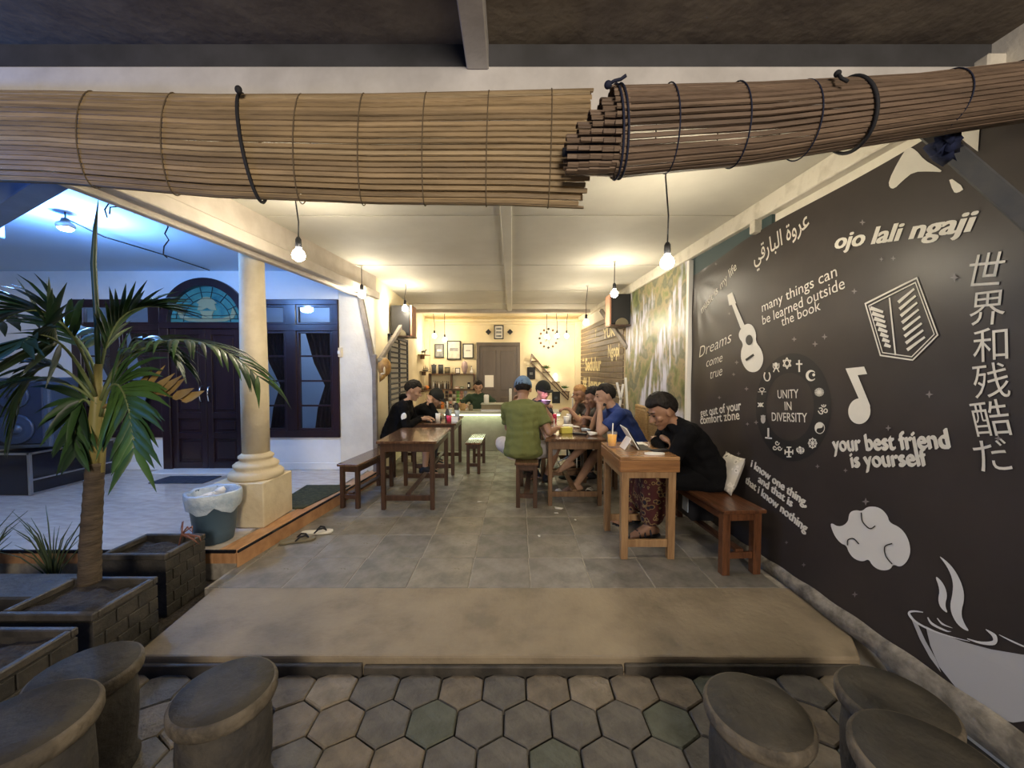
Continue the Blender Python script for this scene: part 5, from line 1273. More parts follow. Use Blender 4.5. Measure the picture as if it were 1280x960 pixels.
# baskets of fruit on the shelf's left overhang
t = thing('side_shelf', 'dark shelf board on the side wall beside the bottle shelf', 'shelf', (-1.9, 8.1, sz0))
MB().bx(Xl(8.1) + .012, Xl(8.1) + .16, 7.75, 8.55, sz0 - .022, sz0).build('board', M['tablewood'], t, bevel=.003)
for k, (y, l) in enumerate(((7.85, 'dark pouch at the near end of the side shelf board'), (8.08, 'brownish packet in the middle of the side shelf board'), (8.32, 'orange packet at the far end of the side shelf board'))):
    c = V((Xl(8.1) + .09, y, sz0 + .047)); single(MB().ell(c, (.05, .07, .046)), 'shelf_packet', [M['tkhaki'], M['brown'], sm[0]][k], l, 'packet')

# ------------------------------------------------------------------ counter
t = thing('counter', 'long concrete serving counter with a glowing light strip under its edge', 'counter', (-.7, 6.9, 0))
x0 = -1.50; x1 = P(700, 520, 6.6).x
MB().bx(x0, x1, 6.66, 7.05, 0, .63).build('body', M['concrete'], t, bevel=.006)
MB().bx(x0 - .02, x1 + .02, 6.60, 7.10, .645, .69).build('worktop', M['countertop'], t, bevel=.005)
MB().bx(x0, x1, 6.612, 6.655, .628, .645).build('led_strip', M['led'], t)
light('counter_light', 'AREA', (-.5, 6.58, .63), 1.6, (.85, 1, .65), .3, (0, 0, 0), None).data.shape = 'RECTANGLE'
bpy.data.objects['counter_light'].data.size = 1.9; bpy.data.objects['counter_light'].data.size_y = .04
t = thing('display_case', 'low glass and metal display case on the counter', 'case', (-.1, 6.9, .69))
a = P(601, 512, 6.8).x; b = P(655, 512, 6.8).x
MB().bx(a, b, 6.75, 7.05, .69, .715).build('base', M['steel'], t); MB().bx(a, b, 6.75, 7.05, .80, .815).build('lid', M['countertop'], t, bevel=.003)
MB().bx(a + .01, b - .01, 6.76, 6.765, .715, .80).build('glass_front', M['tkhaki'], t)
for x, l, w_, h, m in ((603, 'white canister on the counter before the woman', .045, .17, 'paper'), (633, 'tall roll of cups standing on the counter', .025, .28, 'paper')):
    p = P(x + 5, 510, 6.9); p.z = .815
    lobj('canister', [(w_, 0), (w_, h - .03), (w_ * .6, h - .015)], p.x, .815, 6.9, m, l, 'canister', lid=[(w_ * .6, h - .015), (w_ * .6, h)])
for k, (x, m, r, h) in enumerate([(563, 'glass', .03, .10), (570, 'strut', .045, .12), (578, 'rattan', .05, .13), (588, 'tkhaki', .04, .10)]):
    p = P(x, 512, 6.8); lobj('counter_jar', [(r * .9, 0), (r, h * .3), (r, h * .8), (r * .7, h)], p.x, .69, 6.85, m, ['clear glass jar at the left on the counter', 'grey jar on the counter beside the glass jar', 'woven jar on the counter', 'khaki jar on the counter near the woman'][k], 'jar', lid=[(r * .7, h), (r * .7, h + .015)])

# white metal chair and ladder rack
t = thing('metal_chair', 'white tube-framed chair behind the fair-haired man', 'chair', (1.15, 6.0, 0))
a = P(716, 487, 6.0); b = P(745, 487, 6.0)
MB().tube([(a.x, 6.0, .45), (a.x, 6.0, 1.0), (a.x + .02, 6.0, 1.07), (a.x + .07, 6.0, 1.10), (b.x - .07, 6.0, 1.10), (b.x - .02, 6.0, 1.07), (b.x, 6.0, 1.0), (b.x, 6.0, .45)], .012, 8).build('back_frame', M['white'], t)
MB().bx(a.x, b.x, 5.98, 6.38, .43, .46).build('seat', M['white'], t, bevel=.01)
for x in (a.x, b.x):
    for y in (6.0, 6.36): MB().tube([(x, y, 0), (x, y, .45)], .012, 8).build('leg', M['white'], t)
t = thing('easel', 'white wooden easel leaning by the sign board', 'easel', (1.48, 5.45, 0))
for a, b in (((782, 472), (787, 560)), ((779, 480), (766, 560)), ((771, 478), (776, 500))): MB().bar(P(*a, 5.4), P(*b, 5.4), .03, .02, (0, 1, 0)).build('leg', M['white'], t, bevel=.003)
MB().bar(P(769, 520, 5.39), P(786, 520, 5.39), .025, .02, (0, 1, 0)).build('crossbar', M['white'], t, bevel=.003)
mb = MB(); mb.tube([P(770, 520, 5.3), P(770, 572, 5.3)], .012, 8); 
# folding rack under the right table
t = thing('folding_rack', 'thin white and black folding rack under the tables', 'rack', (.65, 5.0, 0))
MB().tube([P(697, 578, 4.95), P(727, 562, 4.95)], .008, 6).build('rod', M['white'], t); MB().tube([P(721, 560, 4.95), P(721, 592, 4.95)], .009, 6).build('rod', M['white'], t); MB().tube([P(709, 560, 5.0), P(709, 592, 5.0)], .012, 6).build('post', M['black'], t); MB().lathe([(.12, 0), (.03, .03), (.012, .05)], (P(709, 590, 5.0).x, 5.0, .0), 20).build('foot', M['black'], t)

# ------------------------------------------------------------------ things on the tables
def glassof(x, y, z, r, h, drink, label, straw=True, fill=.75, group=None, name='drink_glass', tumbler='glass'):
    t = thing(name, label, 'drink', (x, y, z), 0, group)
    MB().lathe([(r * .8, 0), (r, h), (r * .93, h), (r * .74, .008), (.001, .008)], (x, y, z), 24, caps=False).build('glass', M[tumbler], t)
    MB().lathe([(.001, .009), (r * .74, .009), (r * (.74 + .18 * fill), h * fill), (.001, h * fill)], (x, y, z), 24, caps=False).build('drink', M[drink] if isinstance(drink, str) else drink, t)
    if straw: MB().tube([(x, y, z + .01), (x + .006, y, z + h + .07)], .005, 6).build('straw', M['white'], t)
    return t
p = P(765, 557, 3.17)
glassof(p.x, 3.17, .77, .042, .125, 'orange_drink', 'glass of orange drink with a white straw on the honey table', fill=.82)

t = thing('tablet', 'white tablet propped on its folded cover on the honey table', 'tablet', (P(788, 560, 3.1).x, 3.1, .77))
z = .7705; a0 = P(792, 568, 2.98); bx_, by_ = a0.x, 3.03
RT_ = Matrix.Rotation(R(52), 3, 'Z')
def tl(x, y, zz): return V((bx_, by_, z)) + RT_ @ V((x, y, zz))
sl = R(62)
def slabq(p0, ax, ay, th, m, nm, t=t):
    n_ = ax.cross(ay).normalized() * th; MB().add([p0, p0 + ax, p0 + ax + ay, p0 + ay, p0 + n_, p0 + ax + n_, p0 + ax + ay + n_, p0 + ay + n_], [(3, 2, 1, 0), (4, 5, 6, 7), (0, 1, 5, 4), (1, 2, 6, 5), (2, 3, 7, 6), (3, 0, 4, 7)]).build(nm, m, t, bevel=.002)
# screen slopes: base towards the man, back facing left
base0 = V((1.00, 3.02, z + .004)); axL = V((.015, .235, 0)); axU = V((-.10, 0, .165))
slabq(base0 + V((-.005, 0, 0)), axL, axU, .008, M['white'], 'back_shell')
slabq(base0 + V((.010, .006, .008)), axL * .95, axU * .95, .002, M['black'], 'screen')
slabq(base0 + V((-.115, .0, .0)), V((.0, .15, 0)), V((.055, 0, .088)), .004, M['white'], 'stand_flap')
slabq(base0 + V((0, 0, -.003)), V((.11, 0, 0)), V((.0, .22, 0)), .005, M['tgrey'], 'keyboard_cover')
t = single(MB().prism([(x * .075 + 1.07, y * .035 + 2.88) for x, y in arc(0, 0, 1, 0, 350, 20)], .7702, .782), 'mouse', M['white'], 'white oval computer mouse at the front of the honey table', 'mouse', bevel=.004)
single(MB().bx(1.02, 1.14, 3.22, 3.36, .7702, .776), 'paper_sheet', M['paper'], 'white paper sheet beside the tablet', 'paper')
single(MB().box((1.155, 2.99, .778), (.14, .07, .012), Matrix.Rotation(R(20), 3, 'Z')), 'phone', M['black'], 'black phone under the forearm of the man in black', 'phone', bevel=.003)
glassof(.46, 4.24, .70, .032, .10, 'pink_drink', 'glass of pinkish red drink on the brown table by the olive shirt', straw=True, fill=.8)
yel = mat('yellow_box', (.62, .55, .10), .5)
single(MB().box((.60, 4.30, .735), (.13, .10, .07), Matrix.Rotation(R(12), 3, 'Z')), 'food_box', yel, 'yellow food box on the brown table', 'box', bevel=.006)
single(MB().box((.66, 4.55, .73), (.12, .09, .06), Matrix.Rotation(R(-14), 3, 'Z')), 'food_box', M['paper'], 'pale food box behind the yellow one', 'box', bevel=.006)
single(MB().box((.74, 4.18, .712), (.15, .07, .02), Matrix.Rotation(R(-25), 3, 'Z')), 'phone', M['black'], 'black phone lying right of the yellow food box', 'phone', bevel=.003)
single(MB().box((.45, 4.55, .712), (.14, .07, .02), Matrix.Rotation(R(5), 3, 'Z')), 'phone', M['black'], 'dark phone behind the pink drink', 'phone', bevel=.003)
random.seed(14)
for k, (x, y) in enumerate([(.84, 4.40), (.78, 4.66), (.86, 4.12)]):
    c = V((x, y, .722)); single(MB().hull([c + V((random.uniform(-1, 1) * .06, random.uniform(-1, 1) * .05, random.uniform(-.018, .03))) for _ in range(12)]), 'crumpled_wrapper', M['bag'] if k == 0 else M['paper'], ['crumpled clear plastic wrapper before the blue-shirted man', 'crumpled white wrapper at the far end of the brown table', 'crumpled white wrapper by the near right corner of the brown table'][k], 'wrapper')
for k, (x, y, m) in enumerate([(.50, 5.2, 'rattan'), (.72, 5.1, 'white'), (.60, 5.45, 'pink_drink'), (.8, 5.4, 'white')]):
    lobj('cup', [(.03, 0), (.038, .09), (.034, .09)], x, .70, y, m, ['woven cup on the farther right table', 'white cup on the farther right table, near end', 'red cup on the farther right table', 'white cup on the farther right table, far end'][k], 'cup', lid=[(.02, .088), (.02, .089)])
# left table set
for k, (x, y, m, r, h, l) in enumerate([(-1.02, 5.30, 'paper', .035, .11, 'white paper cup nearest the hooded man'), (-.86, 5.30, 'pink_drink', .045, .08, 'jar of reddish drink in the middle of the left back table'), (-.80, 5.62, 'bag', .04, .12, 'clear plastic cup at the right of the left back table'), (-.93, 5.72, 'bag', .035, .12, 'second clear plastic cup behind the reddish jar')]):
    lobj('cup', [(r * .8, 0), (r, h), (r * .9, h)], x, .70, y, m, l, 'cup', lid=[(r * .3, h), (r * .3, h + .003)])
t = thing('water_bottle', 'slim dark bottle with a white neck on the left back table', 'bottle', (-.92, 5.48, .70)); MB().lathe([(.03, 0), (.032, .10), (.014, .15), (.012, .16)], (-.92, 5.48, .70), 16).build('body', M['strut'], t); MB().lathe([(.012, .16), (.012, .25), (.009, .26)], (-.92, 5.48, .70), 12).build('neck', M['white'], t)
single(MB().box((-.78, 5.25, .735), (.09, .02, .07), Matrix.Rotation(R(-8), 3, 'Z')), 'table_card', M['paper'], 'white folded card on the left back table', 'card')
single(MB().box((-1.10, 5.22, .712), (.12, .06, .014)), 'phone', M['black'], 'black phone lying before the hooded man', 'phone', bevel=.003)

bpy.data.scenes.remove(TXT)
# ------------------------------------------------------------------ people
TMP = bpy.data.scenes.new('tmp')
def sph(c, r, n=2, rot=None):
    r = (r, r, r) if isinstance(r, (int, float)) else r
    o = []
    for v in ico(n)[0]:
        q = V((v.x * r[0], v.y * r[1], v.z * r[2]))
        if rot is not None: q = rot @ q
        o.append(V(c) + q)
    return o
def disc(c, d, r, n=16, r2=None):
    d = V(d).normalized(); a = d.cross(V((0, 0, 1)) if abs(d.z) < .9 else V((1, 0, 0))).normalized(); b = d.cross(a)
    return [V(c) + (a * cos(2 * pi * i / n) + b * sin(2 * pi * i / n)) * r for i in range(n)]
def cap(mb, a, ra, b, rb, fa=False, fb=False, n=2):
    a = V(a); b = V(b); d = b - a
    mb.hull((disc(a, d, ra) if fa else sph(a, ra, n)) + (disc(b, d, rb) if fb else sph(b, rb, n)))
def remesh(mb, vox, it=3, fac=.5):
    me = bpy.data.meshes.new('tmp'); me.from_pydata([tuple(v) for v in mb.v], [], mb.f); me.update()
    o = bpy.data.objects.new('tmp', me); TMP.collection.objects.link(o)
    m = o.modifiers.new('r', 'REMESH'); m.mode = 'VOXEL'; m.voxel_size = vox; m.use_smooth_shade = True
    if it: s = o.modifiers.new('s', 'SMOOTH'); s.iterations = it; s.factor = fac
    TMP.view_layers[0].update(); dg = TMP.view_layers[0].depsgraph
    r = bpy.data.meshes.new_from_object(o.evaluated_get(dg)); bpy.data.objects.remove(o); bpy.data.meshes.remove(me)
    r.polygons.foreach_set('use_smooth', [True] * len(r.polygons))
    return r
def putmesh(me, name, m, t, label=None, fn=None):
    inv = MW[t].inverted()
    nn = [v.normal.copy() for v in me.vertices] if fn else None
    fl = []
    for i, v in enumerate(me.vertices):
        co = v.co.copy()
        if fn: co = fn(co, nn[i])
        fl.extend(inv @ co)
    me.vertices.foreach_set('co', fl)
    me.materials.clear(); me.materials.append(m); me.name = name; me.update()
    return link(name, me, t, label=label)
def ik(a, c, l1, l2, hint):
    a = V(a); c = V(c); d = c - a; L = min(d.length, (l1 + l2) * .999); dn = d.normalized()
    c2 = a + dn * L; x = (l1 * l1 - l2 * l2 + L * L) / (2 * L); h = math.sqrt(max(0, l1 * l1 - x * x))
    hv = V(hint); hv = (hv - dn * hv.dot(dn)); hv.normalize()
    return a + dn * x + hv * h, c2
def wrinkle(amp, sc, st=(1, 1, 2.2)):
    def f(co, no):
        q = noise.noise(V((co.x * sc * st[0], co.y * sc * st[1], co.z * sc * st[2]))) + .5 * noise.noise(V((co.x * sc * 2.3 + 5, co.y * sc * 2.3, co.z * sc * 2)))
        return co + no * q * amp
    return f
def person(label, pel, face, l1, l2, wr, el, hd, ank, kn, toe, head=(0, 0), look=None, skin=0, S=1.0, top='tblack', sleeve='long', bottom='tdark', legs='long', hair='short', hcol='hair', vox=.007, shoe=None, group=None, curl=(.5, .5), hood=False, seed=1, girth=1.0, beard=False, hairup=0, top_label=None, bottom_label=None, palmn=None, headoff=0.0):
    pel = V(pel); f = R(face); Fw = V((cos(f), sin(f), 0)); U = V((0, 0, 1)); Sd = U.cross(Fw)   # Sd = the person's left
    d1 = (U * cos(R(l1)) + Fw * sin(R(l1))); d2 = (U * cos(R(l2)) + Fw * sin(R(l2)))
    waist = pel + d1 * .16 * S; chest = waist + d2 * .17 * S; nb = chest + d2 * .15 * S; shc = chest + d2 * .085 * S
    fwd2 = Sd.cross(d2) * 1.0; fwd2 = fwd2 if fwd2.dot(Fw) > 0 else -fwd2
    hp, hy = head
    hf = (Fw * cos(R(hy)) + Sd * sin(R(hy))); hf = (hf * cos(R(hp)) - U * sin(R(hp))).normalized()
    hu = (U * cos(R(hp)) + (Fw * cos(R(hy)) + Sd * sin(R(hy))) * sin(R(hp))).normalized(); hs = hu.cross(hf)
    nd = (d2 * .6 + U * .4 + Fw * .12).normalized(); H = nb + nd * (.142 + headoff) * S + hf * .025 * S
    t = thing('person', label, 'person', (pel.x, pel.y, 0.0), 0, group)
    RH = Matrix((hs, hf, hu)).transposed()          # head frame: x = person's left, y = forward, z = up
    RT = Matrix((Sd, fwd2, d2)).transposed(); RP = Matrix((Sd, Sd.cross(d1) * -1, d1)).transposed()
    SB = S; S = S * 1.12
    def h(x, y, z): return H + RH @ V((x, y, z)) * S
    sh = [shc + Sd * q * .168 * SB for q in (1, -1)]; hip = [pel + Sd * q * .085 * SB - d1 * .02 for q in (1, -1)]
    B = MB(); g = girth
    # head
    B.hull(sph(h(0, -.012, .022), (.074 * S, .092 * S, .090 * S), 3, RH)); B.hull(sph(h(0, .022, -.045), (.054 * S, .060 * S, .045 * S), 2, RH) + sph(h(0, .0, .01), (.068 * S, .080 * S, .05 * S), 2, RH))
    B.hull(sph(h(0, .060, -.088), .021 * S) + sph(h(0, .03, -.06), .042 * S)); B.hull(sph(h(0, .082, .012), .007 * S) + sph(h(0, .104, -.020), .010 * S) + sph(h(-.011, .088, -.026), .008 * S) + sph(h(.011, .088, -.026), .008 * S))
    B.hull(sph(h(0, .076, -.052), (.022 * S, .010 * S, .009 * S), 2, RH)); B.hull(sph(h(-.032, .068, .030), .012 * S) + sph(h(.032, .068, .030), .012 * S) + sph(h(0, .074, .034), .012 * S))
    for q in (-1, 1): B.hull(sph(h(q * .076, -.004, -.004), (.008 * S, .017 * S, .029 * S), 2, RH)); B.hull(sph(h(q * .040, .055, -.018), .022 * S))
    cap(B, nb - nd * .02, .058 * SB, h(0, -.018, -.045), .052 * SB); SH = S; S = SB
    # torso
    RT3, RP3 = RT, RP
    B.hull(sph(pel, (.155 * S * g, .115 * S * g, .10 * S), 2, RP) + sph(waist, (.135 * S * g, .105 * S * g, .06 * S), 2, RP)); B.hull(sph(waist, (.135 * S * g, .105 * S * g, .06 * S), 2, RT) + sph(chest, (.150 * S * g, .112 * S * g, .09 * S), 2, RT))
    B.hull(sph(chest, (.150 * S * g, .110 * S * g, .09 * S), 2, RT) + sph(sh[0] - Sd * .03, .052 * S) + sph(sh[1] + Sd * .03, .052 * S)); B.hull(sph(sh[0] - Sd * .03, .05 * S) + sph(sh[1] + Sd * .03, .05 * S) + sph(nb, .056 * S))
    elb = []; wri = []; kne = []; an = []
    for i in (0, 1):
        e, w_ = ik(sh[i], wr[i], .285 * S, .250 * S, el[i]); elb.append(e); wri.append(w_)
        cap(B, sh[i], .050 * S, e, .038 * S); B.hull(sph(e, .038 * S) + sph(e.lerp(w_, .3), .040 * S)); cap(B, e.lerp(w_, .3), .040 * S, w_, .026 * S)
        # hand
        d = V(hd[i]).normalized(); side = 1 if i == 0 else -1
        pn = V(palmn[i]) if palmn and palmn[i] is not None else V((0, 0, -1))
        pn = (pn - d * pn.dot(d)); pn = pn.normalized() if pn.length > .1 else V((0, 0, -1)).cross(d).normalized()
        s = d.cross(pn).normalized() * (1)           # across the palm
        tsd = -1 if i == 0 else 1
        B.hull(sph(w_, (.024 * S)) + [w_ + d * .085 * S + s * x * S + pn * z * S for x in (-.036, .036) for z in (-.010, .012)] + sph(w_ + d * .06 * S, .026 * S, 1))
        k = curl[i]
        for j in range(4):
            b_ = w_ + d * .084 * S + s * (j - 1.5) * .0205 * S * (-tsd); ln = [.040, .045, .042, .033][j] * S; cur = b_; r_ = .0095 * S
            for ph in range(3):
                an_ = k * (.5 + ph * .85) + .1 * j * k; dd = d * cos(an_) + pn * sin(an_); nx = cur + dd * ln * [1, .62, .5][ph]
                cap(B, cur, r_, nx, r_ * .9, n=1); cur = nx; r_ *= .92
        tb = w_ + d * .02 * S + s * tsd * .024 * S; t1_ = tb + (d * .7 + s * tsd * .6 + pn * .35).normalized() * .045 * S; t2_ = t1_ + (d * .95 + s * tsd * .05 + pn * .45).normalized() * .035 * S; cap(B, tb, .014 * S, t1_, .0115 * S, n=1); cap(B, t1_, .0115 * S, t2_, .0095 * S, n=1)
        # leg
        kk, a_ = ik(hip[i], ank[i], .43 * S, .41 * S, kn[i]); kne.append(kk); an.append(a_)
        cap(B, hip[i], .082 * S * g, kk, .054 * S); cap(B, kk, .052 * S, kk.lerp(a_, .35), .054 * S); cap(B, kk.lerp(a_, .35), .053 * S, a_, .034 * S)
        td = V(toe[i]).normalized(); fu = (U - td * U.dot(td)).normalized() if abs(td.z) < .95 else V((0, 1, 0)); ts = td.cross(fu)
        B.hull(sph(a_, .034 * S) + sph(a_ - td * .045 * S - fu * .045 * S, .028 * S) + sph(a_ + td * .12 * S - fu * .052 * S + ts * .02 * S, .020 * S) + sph(a_ + td * .12 * S - fu * .052 * S - ts * .025 * S, .022 * S))
        for j in range(5):
            cap(B, a_ + td * .125 * S - fu * .055 * S + ts * (j - 2) * .017 * S * side, .012 * S, a_ + td * (.175 - .006 * j) * S - fu * .060 * S + ts * (j - 2) * .018 * S * side, (.0125 - .001 * j) * S, n=1)
    putmesh(remesh(B, vox, 2, .45), 'body', M['skin'][skin], t)
    # top
    if top:
        T = MB(); e_ = .016
        cu = 1 if hood is False else 1.05
        low = pel - d1 * .05
        T.hull(sph(low, (.192 * S * g, .155 * S * g, .075 * S), 2, RP) + sph(waist, (.155 * S * g, .125 * S * g, .07 * S), 2, RP)); T.hull(sph(waist, (.155 * S * g, .125 * S * g, .07 * S), 2, RT) + sph(chest, (.166 * S * g, .130 * S * g, .10 * S), 2, RT))
        T.hull(sph(chest, (.166 * S * g, .130 * S * g, .10 * S), 2, RT) + sph(sh[0] - Sd * .025, .068 * S) + sph(sh[1] + Sd * .025, .068 * S)); T.hull(sph(sh[0] - Sd * .03, .064 * S) + sph(sh[1] + Sd * .03, .064 * S) + disc(nb + nd * .020 * S, nd, .066 * S))
        for i in (0, 1):
            e, w_ = elb[i], wri[i]
            if sleeve == 'long':
                cap(T, sh[i], .066 * S, e, .052 * S); e2 = e.lerp(w_, 1.02); T.hull(sph(e, .054 * S) + disc(e2, w_ - e, .038 * S))
            elif sleeve == 'short':
                q = sh[i].lerp(e, .68); T.hull(sph(sh[i], .067 * S) + disc(q, e - sh[i], .066 * S))
        if hood: T.hull(sph(nb - fwd2 * .07 * S + d2 * .01, (.085 * S, .055 * S, .055 * S), 2, RT) + sph(nb - fwd2 * .03 * S, .07 * S))
        putmesh(remesh(T, max(vox, .008), 2), 'shirt' if sleeve == 'short' else 'sweater', M[top], t, top_label, wrinkle(.010, 9))
    if bottom:
        T = MB()
        T.hull(sph(pel, (.168 * S * g, .13 * S * g, .105 * S), 2, RP) + sph(hip[0], .10 * S * g) + sph(hip[1], .10 * S * g))
        for i in (0, 1):
            k_, a_ = kne[i], an[i]
            if legs == 'shorts': q = hip[i].lerp(k_, .84); T.hull(sph(hip[i], .10 * S * g) + disc(q, k_ - hip[i], .080 * S))
            else:
                cap(T, hip[i], .098 * S * g, k_, .068 * S)
                if legs == 'long': T.hull(sph(k_, .067 * S) + disc(k_.lerp(a_, .90), a_ - k_, .055 * S))
        putmesh(remesh(T, max(vox, .009), 2), 'shorts' if legs == 'shorts' else 'trousers', M[bottom], t, bottom_label, wrinkle(.009, 8))
    if legs == 'sarong':
        T = MB()
        for i in (0, 1): T.hull(sph(kne[i], .078 * S) + disc(kne[i].lerp(an[i], .88), an[i] - kne[i], .082 * S) + sph(kne[i].lerp(hip[i], .3), .08 * S))
        q = kne[0].lerp(kne[1], .5); T.hull(sph(kne[0], .07) + sph(kne[1], .07) + sph(an[0].lerp(kne[0], .35), .06) + sph(an[1].lerp(kne[1], .35), .06))
        putmesh(remesh(T, .009, 2), 'sarong', M['batik'], t, 'dark batik cloth with red and gold pattern', wrinkle(.014, 9, (1.6, 1.6, .5)))
    for i in (0, 1):
        a_ = an[i]; td = V(toe[i]).normalized(); fu = (U - td * U.dot(td)).normalized(); ts = td.cross(fu)
        if shoe == 'sandal':
            s_ = MB(); MR = Matrix((td, ts, fu)).transposed().to_4x4(); MR.translation = a_ + td * .06 * S - fu * .088 * S
            s_.prism([(x * .28, y * .28) for x, y in [(-.48, -.10), (-.5, 0), (-.48, .10), (-.1, .15), (.15, .19), (.35, .20), (.5, .02), (.35, -.19), (.15, -.18), (-.1, -.15)]], 0, .018, MR)
            for u in (.02, .07, .115):
                s_.tube([a_ + td * u - fu * .07 + ts * .052, a_ + td * u - fu * (.025 + .1 * (u - .02)) + ts * .035, a_ + td * u - fu * (.018 + .12 * (u - .02)), a_ + td * u - fu * (.025 + .1 * (u - .02)) - ts * .035, a_ + td * u - fu * .07 - ts * .052], .009, 6)
            s_.build('sandal', M['rubber'], t, bevel=.003)
        elif shoe == 'shoe':
            s_ = MB(); s_.hull(sph(a_ - fu * .01, .046) + sph(a_ - td * .05 - fu * .045, .038) + sph(a_ + td * .13 * S - fu * .055, (.034))); s_.build('shoe', M['black'], t)
    S = SH
    # face details
    if hair != 'none_face':
        for q in (-1, 1):
            MB().ell(h(q * .031, .079, .012), (.012 * S, .006 * S, .0048 * S), RH, 2).build('eye', M['hair'], t)
            MB().hull([h(q * .016, .086, .031), h(q * .016, .086, .037), h(q * .048, .074, .033), h(q * .034, .083, .041), h(q * .016, .076, .033), h(q * .048, .064, .033), h(q * .034, .080, .034)]).build('eyebrow', M['hair'], t)
        MB().ell(h(0, .087, -.053), (.019 * S, .005 * S, .0045 * S), RH, 2).build('mouth', M['brown'], t)
    if beard: 
        T = MB(); T.hull(sph(h(0, .040, -.07), (.056 * S, .050 * S, .038 * S), 2, RH)); T.hull(sph(h(0, .078, -.038), (.020 * S, .011 * S, .005 * S), 2, RH)); putmesh(remesh(T, .006, 1), 'beard', M['tdark'], t, 'short dark stubble')
    # hair
    vs, fs = ico(4) if False else (None, None)
    b = bmesh.new(); bmesh.ops.create_icosphere(b, subdivisions=5, radius=1); rnd = seed * 7.3
    if hair in ('short', 'long', 'cap', 'back', 'hijab'):
        for v in b.verts:
            d = v.co.normalized(); fr_ = d.y; up_ = d.z
            line = .50 if fr_ > .35 else (.05 if fr_ > -.05 else -.55)         # hairline height by direction
            if fr_ > .45: line = .40 + .08 * abs(d.x)
            elif fr_ > .15: line = .02 + (fr_ - .15) / .30 * .40
            elif fr_ > -.15: line = -.02 - .08 * (fr_ + .15) / .3
            elif fr_ > -.45: line = -.02 - .68 * (-.15 - fr_) / .30
            else: line = -.70
            if hair == 'long' or hair == 'hijab': line = min(line, -.9) if fr_ < .15 else line
            k = max(0, min(1, (up_ - line) / .12)); k2 = max(0, min(1, (up_ - line) / .5))
            nn_ = noise.noise(V((d.x * 7 + rnd, d.y * 7, d.z * 3.5))) + .6 * noise.noise(V((d.x * 16, d.y * 16 + rnd, d.z * 8)))
            r_ = 1.0 * (1 - k) * .84 + k * (1.015 + .065 * k2 + hairup * max(0, d.z) * (.5 + fr_ * .5) + .05 * nn_ * (.3 + k2))
            if hair in ('long', 'hijab') and up_ < -.1 and k > 0: r_ *= 1 + .25 * (-up_)
            x = V((d.x * .078, d.y * .097, d.z * .094)) * r_ * S
            v.co = h(0, -.012, .024) + RH @ x
        me = bpy.data.meshes.new('hair'); b.to_mesh(me); me.polygons.foreach_set('use_smooth', [True] * len(me.polygons)); putmesh(me, 'headscarf' if hair == 'hijab' else 'hair', M[hcol], t)
    b.free()
    def capmesh(m, brim, lab, back=False):
        T = MB(); vs, fs = ico(4); vv = [h(0, -.012, .030) + RH @ (V((v.x * .086, v.y * .106, max(-.12, v.z) * .102)) * S) for v in vs]; T.add(vv, fs, 0, True)
        c_ = putmesh_simple(T, 'cap', m, t, lab)
        sgn = -1 if back else 1; T = MB(); q = []
        for i in range(13):
            a = pi * i / 12; q.append((.070 * cos(a), .075 * sin(a)))
        if brim: 
            MM = Matrix((hs, hf * sgn, hu)).transposed().to_4x4(); MM.translation = h(0, sgn * .075, .042); T.prism([(x * S, y * S) for x, y in q], 0, .006, MM); T.build('brim', m, c_)
    def putmesh_simple(T, nm, m, t, lab): return T.build(nm, m, t, label=lab)
    return dict(t=t, capmesh=capmesh, h=h, H=H, wri=wri, elb=elb, hf=hf, hs=hs, hu=hu)

# man in black, bench by the banner
p1 = person('man in a black sweater slumped over the honey table, hands tucked, looking down', (1.575, 3.12, .56), 183, 22, 40,
    [(1.17, 3.27, .815), (1.11, 2.98, .825)][::-1] if False else [(1.20, 3.22, .818), (1.24, 3.17, .845)], [(.2, -1, -.6), (.2, 1, -.5)], [(.35, .9, .0), (.55, -1, -.3)],
    [(1.16, 3.20, .10), (1.10, 3.50, .10)], [(-1, -.1, 1), (-1, .2, 1)], [(-.9, -.1, -.1), (-.95, -.2, -.1)], head=(28, 4), skin=1, S=1.07, headoff=-.035, top='tblack', sleeve='long', bottom='tblack', legs='sarong', hair='short', hairup=.34, vox=.006, shoe='sandal', curl=(.6, .9), seed=3, girth=1.12, palmn=[(0, 0, -1), (-.3, 0, -1)])
# man in the olive shirt, back to us
p2 = person('man in an olive T-shirt seen from behind on the bench, leaning on one knee', (.115, 4.10, .575), 88, 6, 18,
    [(.04, 4.40, .99), (.50, 4.30, .755)], [(-.15, .3, -1), (.4, -.5, -1)], [(-.1, -.15, 1), (1, .3, 0)],
    [(.10, 4.78, .33), (.42, 4.62, .14)], [(-.75, .1, .45), (.9, .3, .7)], [(.2, 1, -.2), (.3, .9, 0)], head=(22, 0), skin=0, S=1.04, top='tgreen', sleeve='short', bottom='tpale', legs='shorts', hair='short', vox=.007, shoe='shoe', curl=(.9, .4), seed=5, girth=1.12, palmn=[(1, -.5, 0), (0, 0, -1)])
p2['capmesh'](M['capblue'], False, 'faded blue cap worn backwards')
# man in blue
p3 = person('man in a blue T-shirt with both elbows on the table and hands at his mouth', (1.37, 4.34, .545), 180, 22, 32,
    [(.975, 4.27, .955), (.985, 4.38, .955)], [(-.5, -.35, -1), (-.5, .35, -1)], [(.05, .2, 1), (.05, -.2, 1)],
    [(.745, 4.42, .085), (.67, 4.62, .30)], [(-1, 0, 1), (-1, .2, .6)], [(-1, -.1, -.05), (-.9, -.1, -.35)], head=(10, 3), skin=2, S=1.04, top='tblue', sleeve='short', bottom='tkhaki', legs='shorts', hair='short', vox=.007, curl=(1.1, 1.1), seed=7, girth=1.12, beard=True, palmn=[(0, 1, 0), (0, -1, 0)])
